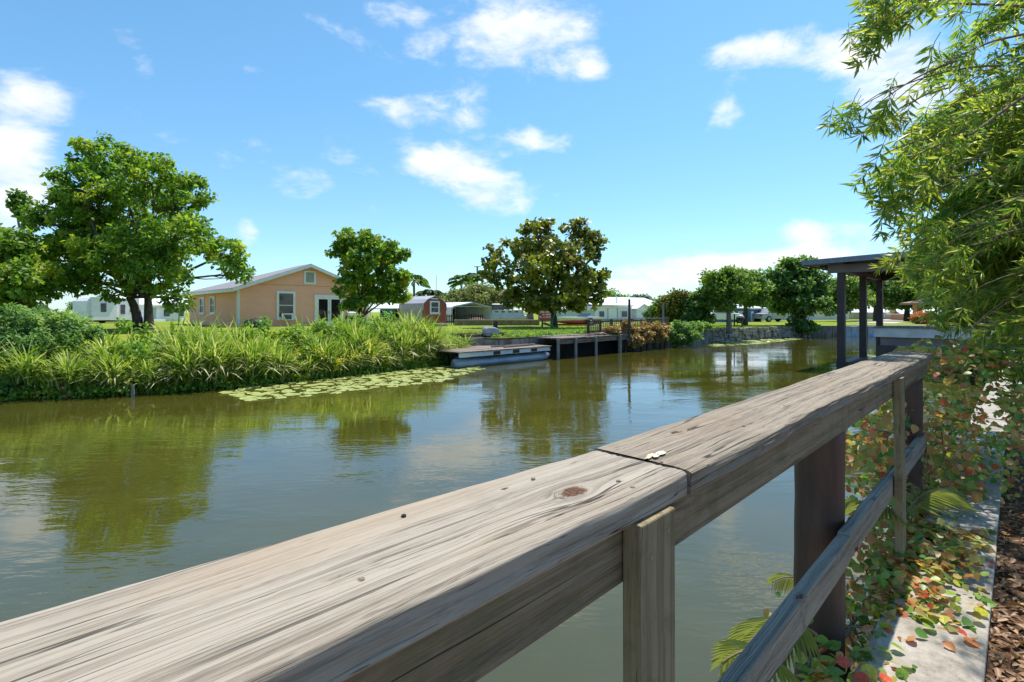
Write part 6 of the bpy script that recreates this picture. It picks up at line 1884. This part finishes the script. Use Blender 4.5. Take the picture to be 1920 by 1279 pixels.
# crown volume in world space: a union of ellipsoids round the trunk, reaching over the walk
MASK = [(1548, -40), (1562, 25), (1590, 95), (1588, 140), (1650, 165), (1640, 215), (1545, 215), (1550, 250), (1640, 262), (1660, 300), (1590, 320), (1596, 345), (1625, 372), (1650, 420), (1635, 440), (1660, 470),
        (1640, 500), (1655, 545), (1700, 560), (1735, 590), (1755, 625), (1800, 660), (1820, 705), (1850, 760), (1930, 800), (2600, 900), (2600, -900), (1600, -900)]
HOLE = [((1690, 130), 52, 45), ((1640, 190), 34, 26), ((1760, 190), 26, 20), ((1700, 215), 40, 22)]
def narrow_spray(seed):
    """a hanging twig with whorls of narrow leaves, along +x, unit length"""
    rr = np.random.RandomState(seed)
    n = 20
    t = np.repeat(np.array([.35, .62, .95]), [5, 6, 9]) + rr.uniform(-.05, .05, n)
    pos = np.stack([t, .05 * np.sin(t * 5), -.10 * t ** 2], 1)
    an = np.arange(n) * 2.4
    out_ = np.stack([np.full(n, .8) + rr.normal(0, .2, n), np.cos(an), np.sin(an)], 1)
    nm = np.stack([rr.normal(0, .3, n), -np.sin(an), np.cos(an)], 1) + np.array([0, 0, .4])
    T = ([(0, 0, 0), (.42, .085, .01), (1, 0, -.12), (.42, -.085, .01)], [(0, 3, 2, 1)])
    V, F = scatter(T[0], T[1], pos, frames(out_, nm), rr.uniform(.36, .62, n))
    # the twig itself as a thin strip of quads
    k = 5; tt = np.linspace(0, 1, k)
    c = np.stack([tt, .05 * np.sin(tt * 5), -.10 * tt ** 2], 1)
    w_ = .010
    tv = np.concatenate([c + [0, w_, 0], c + [0, -w_, 0], c + [0, 0, w_ * 1.4]], 0)
    tf = []
    for i in range(k - 1):
        for a_, b_ in ((0, 1), (1, 2), (2, 0)): tf.append([a_ * k + i, a_ * k + i + 1, b_ * k + i + 1, b_ * k + i])
    return joinvf([(V, F), (tv, np.array(tf))])
SP = [narrow_spray(s) for s in range(10)]
sprm = []
for V, F in SP:
    me = bpy.data.meshes.new('leaf_spray'); me.from_pydata([tuple(v) for v in V], [], [tuple(int(i) for i in f) for f in F]); me.materials.append(M['bottle']); me.update(); sprm.append(me)
pos = []; BR = []
def want(px, py):
    if not inpoly(px, py, MASK): return False
    for (c, rx, ry) in HOLE:
        if ((px - c[0]) / rx) ** 2 + ((py - c[1]) / ry) ** 2 < 1: return r6.rand() < .12
    # thinner near the outline
    return True
def bdist(px, py):
    return min(abs(px - p[0]) + abs(py - p[1]) for p in MASK[:26])
axs = []
TIPS = [(1562, 25), (1592, 92), (1600, 145), (1553, 240), (1590, 248), (1628, 238), (1650, 60), (1700, 20), (1690, 100), (1596, 326), (1622, 368), (1642, 300), (1640, 205), (1668, 215), (1652, 425), (1645, 468), (1700, 335), (1720, 265), (1685, 405),
        (1665, 490), (1680, 540), (1715, 500), (1740, 540), (1700, 470), (1760, 585), (1780, 520), (1640, 350), (1665, 380), (1625, 60), (1610, 20), (1850, 700), (1905, 765), (1880, 640), (1835, 640), (1795, 635), (1900, 700), (1862, 742), (1880, 780), (1820, 690)]
CR = np.array([5.2, -.5, 3.1])
nb_ = 0
tries = 0
while nb_ < 235 and tries < 60000:
    tries += 1
    d = 3.1 + 2.1 * r6.rand()
    px = 1560 + 560 * r6.rand() ** 1.1; py = -70 + 900 * r6.rand()
    if tries % 2 and tries > len(TIPS): px = 1670 + 330 * r6.rand(); py = 250 + 420 * r6.rand(); d = 3.9 + 1.6 * r6.rand()
    if tries <= len(TIPS): px, py = TIPS[tries - 1]; d = 3.2 + .5 * r6.rand()
    if not want(px, py): continue
    tip = np.array(list(W(px, d, None, py)))
    if tip[2] < 1.05: continue
    q = (tip - np.array([4.9, -.5, 3.0])) / np.array([2.9, 2.9, 2.9])
    if np.dot(q, q) > 1: continue
    # the branchlet comes from the crown's inside and droops to its tip
    o_ = tip - np.array([5.2, -1.6, 2.6]); o_[2] *= .35; o_ /= np.linalg.norm(o_)
    ln = r6.uniform(.45, .95)
    st_ = tip - o_ * ln + UP * ln * r6.uniform(.25, .75)
    mid_ = (st_ + tip) / 2 + UP * ln * .22
    c = bez(st_, mid_, tip, 14)
    got = 0
    for j in range(14):
        for rep in range(2 if j > 11 else 1):
            p = c[j] + unit(1)[0] * .07
            dd = (p[0] + p[1]) * R2
            ppx = 960 + FPX * (p[0] - p[1]) * R2 / dd; ppy = HOR - (p[2] - CAMZ) / dd * FPX
            if not want(ppx, ppy): continue
            if p[2] < 1.0 or p[0] < 2.0: continue
            if p[0] < 4.1 and .3 < p[1] < .65 and p[2] < 1.95: continue
            if p[1] > .05 and p[0] < 3.15 + .42 * (p[2] - 1.6) and r6.rand() > .04: continue
            if 0 < p[1] < .62 and p[0] < 4.75 + .42 * (p[2] - 1.6) and r6.rand() > .25: continue
            if p[1] < 0 and p[0] < 3.9 + .42 * (p[2] - 1.6) and r6.rand() > .4: continue
            t_ = c[min(13, j + 1)] - c[max(0, j - 1)]; t_ /= np.linalg.norm(t_)
            pos.append(p); axs.append(t_ * .8 + unit(1)[0] * .55 - UP * .25); got += 1
    if got: nb_ += 1; BR.append(c)
# overhead part for the dapples on the concrete and the far half of the rail
for _ in range(6):
    cc_ = np.array([r6.uniform(2.2, 3.9), r6.uniform(-.8, .38), r6.uniform(3.2, 3.9)])
    for _k in range(4):
        p = cc_ + unit(1)[0] * .13
        dd = (p[0] + p[1]) * R2
        py = HOR - (p[2] - CAMZ) / dd * FPX
        if dd > .3 and py > -30 and not inpoly(960 + (p[0] - p[1]) / (p[0] + p[1]) * FPX, py, MASK): continue
        pos.append(p); axs.append(unit(1)[0] - UP * .5)
pos = np.array(pos)
n = len(pos)
ax = np.array(axs)
nm = UP + unit(n) * .6
Mx = frames(ax, nm)
L_ = r6.uniform(.15, .25, n)
pos0 = pos - (ax / np.linalg.norm(ax, axis=1, keepdims=True)) * L_[:, None]   # the twig ends at the sampled point
fd = (pos[:, 0] + pos[:, 1]) * R2
sx_ = (pos[:, 0] - pos[:, 1]) * R2 / fd
inv = (sx_ < 1.05) & ((HOR - (pos[:, 2] - CAMZ) / fd * FPX) > -20)
order = np.argsort(-(L_ / fd) * inv)
ni = order[:300]; rest = order[300:]
for i in ni:
    place_leaf(sprm[i % 10], i, bt, pos0, Mx, L_, 'leaf_spray')
parts = []
for k in range(10):
    ii = rest[rest % 10 == k]
    parts.append(scatter(SP[k][0], SP[k][1], pos0[ii], Mx[ii], L_[ii]))
V, F = joinvf(parts)
o = np_mesh('foliage', V, F, M['bottle'], bt); o['kind'] = 'stuff'
b = MB()
b.tube([(5.4, -2.0, ZN - .2), (5.35, -1.95, 1.4), (5.2, -1.8, 2.2), (5.0, -1.5, 2.9)], [.19, .15, .13, .11], 12)
b.tube([(5.35, -1.95, 1.3), (5.7, -2.2, 2.4), (5.9, -2.0, 3.6)], [.12, .09, .05], 10)
b.build('trunk', M['bark'], bt, smooth=True)
lb = MB()
hub = [np.array([5.0, -1.5, 2.9]), np.array([5.2, -1.8, 2.2]), np.array([5.9, -2.0, 3.6])]
for k, c in enumerate(BR):
    lb.tube([Vector(q) for q in c], list(np.linspace(.007, .0015, 14)), 5, caps=False)
    if k % 3 == 0:
        h_ = hub[(k // 3) % 3]; e = c[0]
        mid_ = (e + h_) / 2 + UP * (.45 + .3 * r6.rand()) + unit(1)[0] * .2
        cc_ = bez(h_, mid_, e, 12)
        lb.tube([Vector(q) for q in cc_], list(np.linspace(.028, .007, 12)), 6, caps=False)
lb.build('branches', M['twig'], bt, smooth=True)
print('LEAVES', n, 'lilies', n1_, n2_, n3_, n4_)
# ------------------------------------------------------------------ render settings
SC.render.engine = 'CYCLES'
try:
    SC.cycles.max_bounces = 8
    SC.cycles.transparent_max_bounces = 6
    SC.cycles.caustics_reflective = False
    SC.cycles.caustics_refractive = False
except Exception: pass
print('TRIS', sum(sum(len(p.vertices) - 2 for p in m.polygons) for m in bpy.data.meshes if len(m.polygons) < 3000) + sum(2 * len(m.polygons) for m in bpy.data.meshes if len(m.polygons) >= 3000))
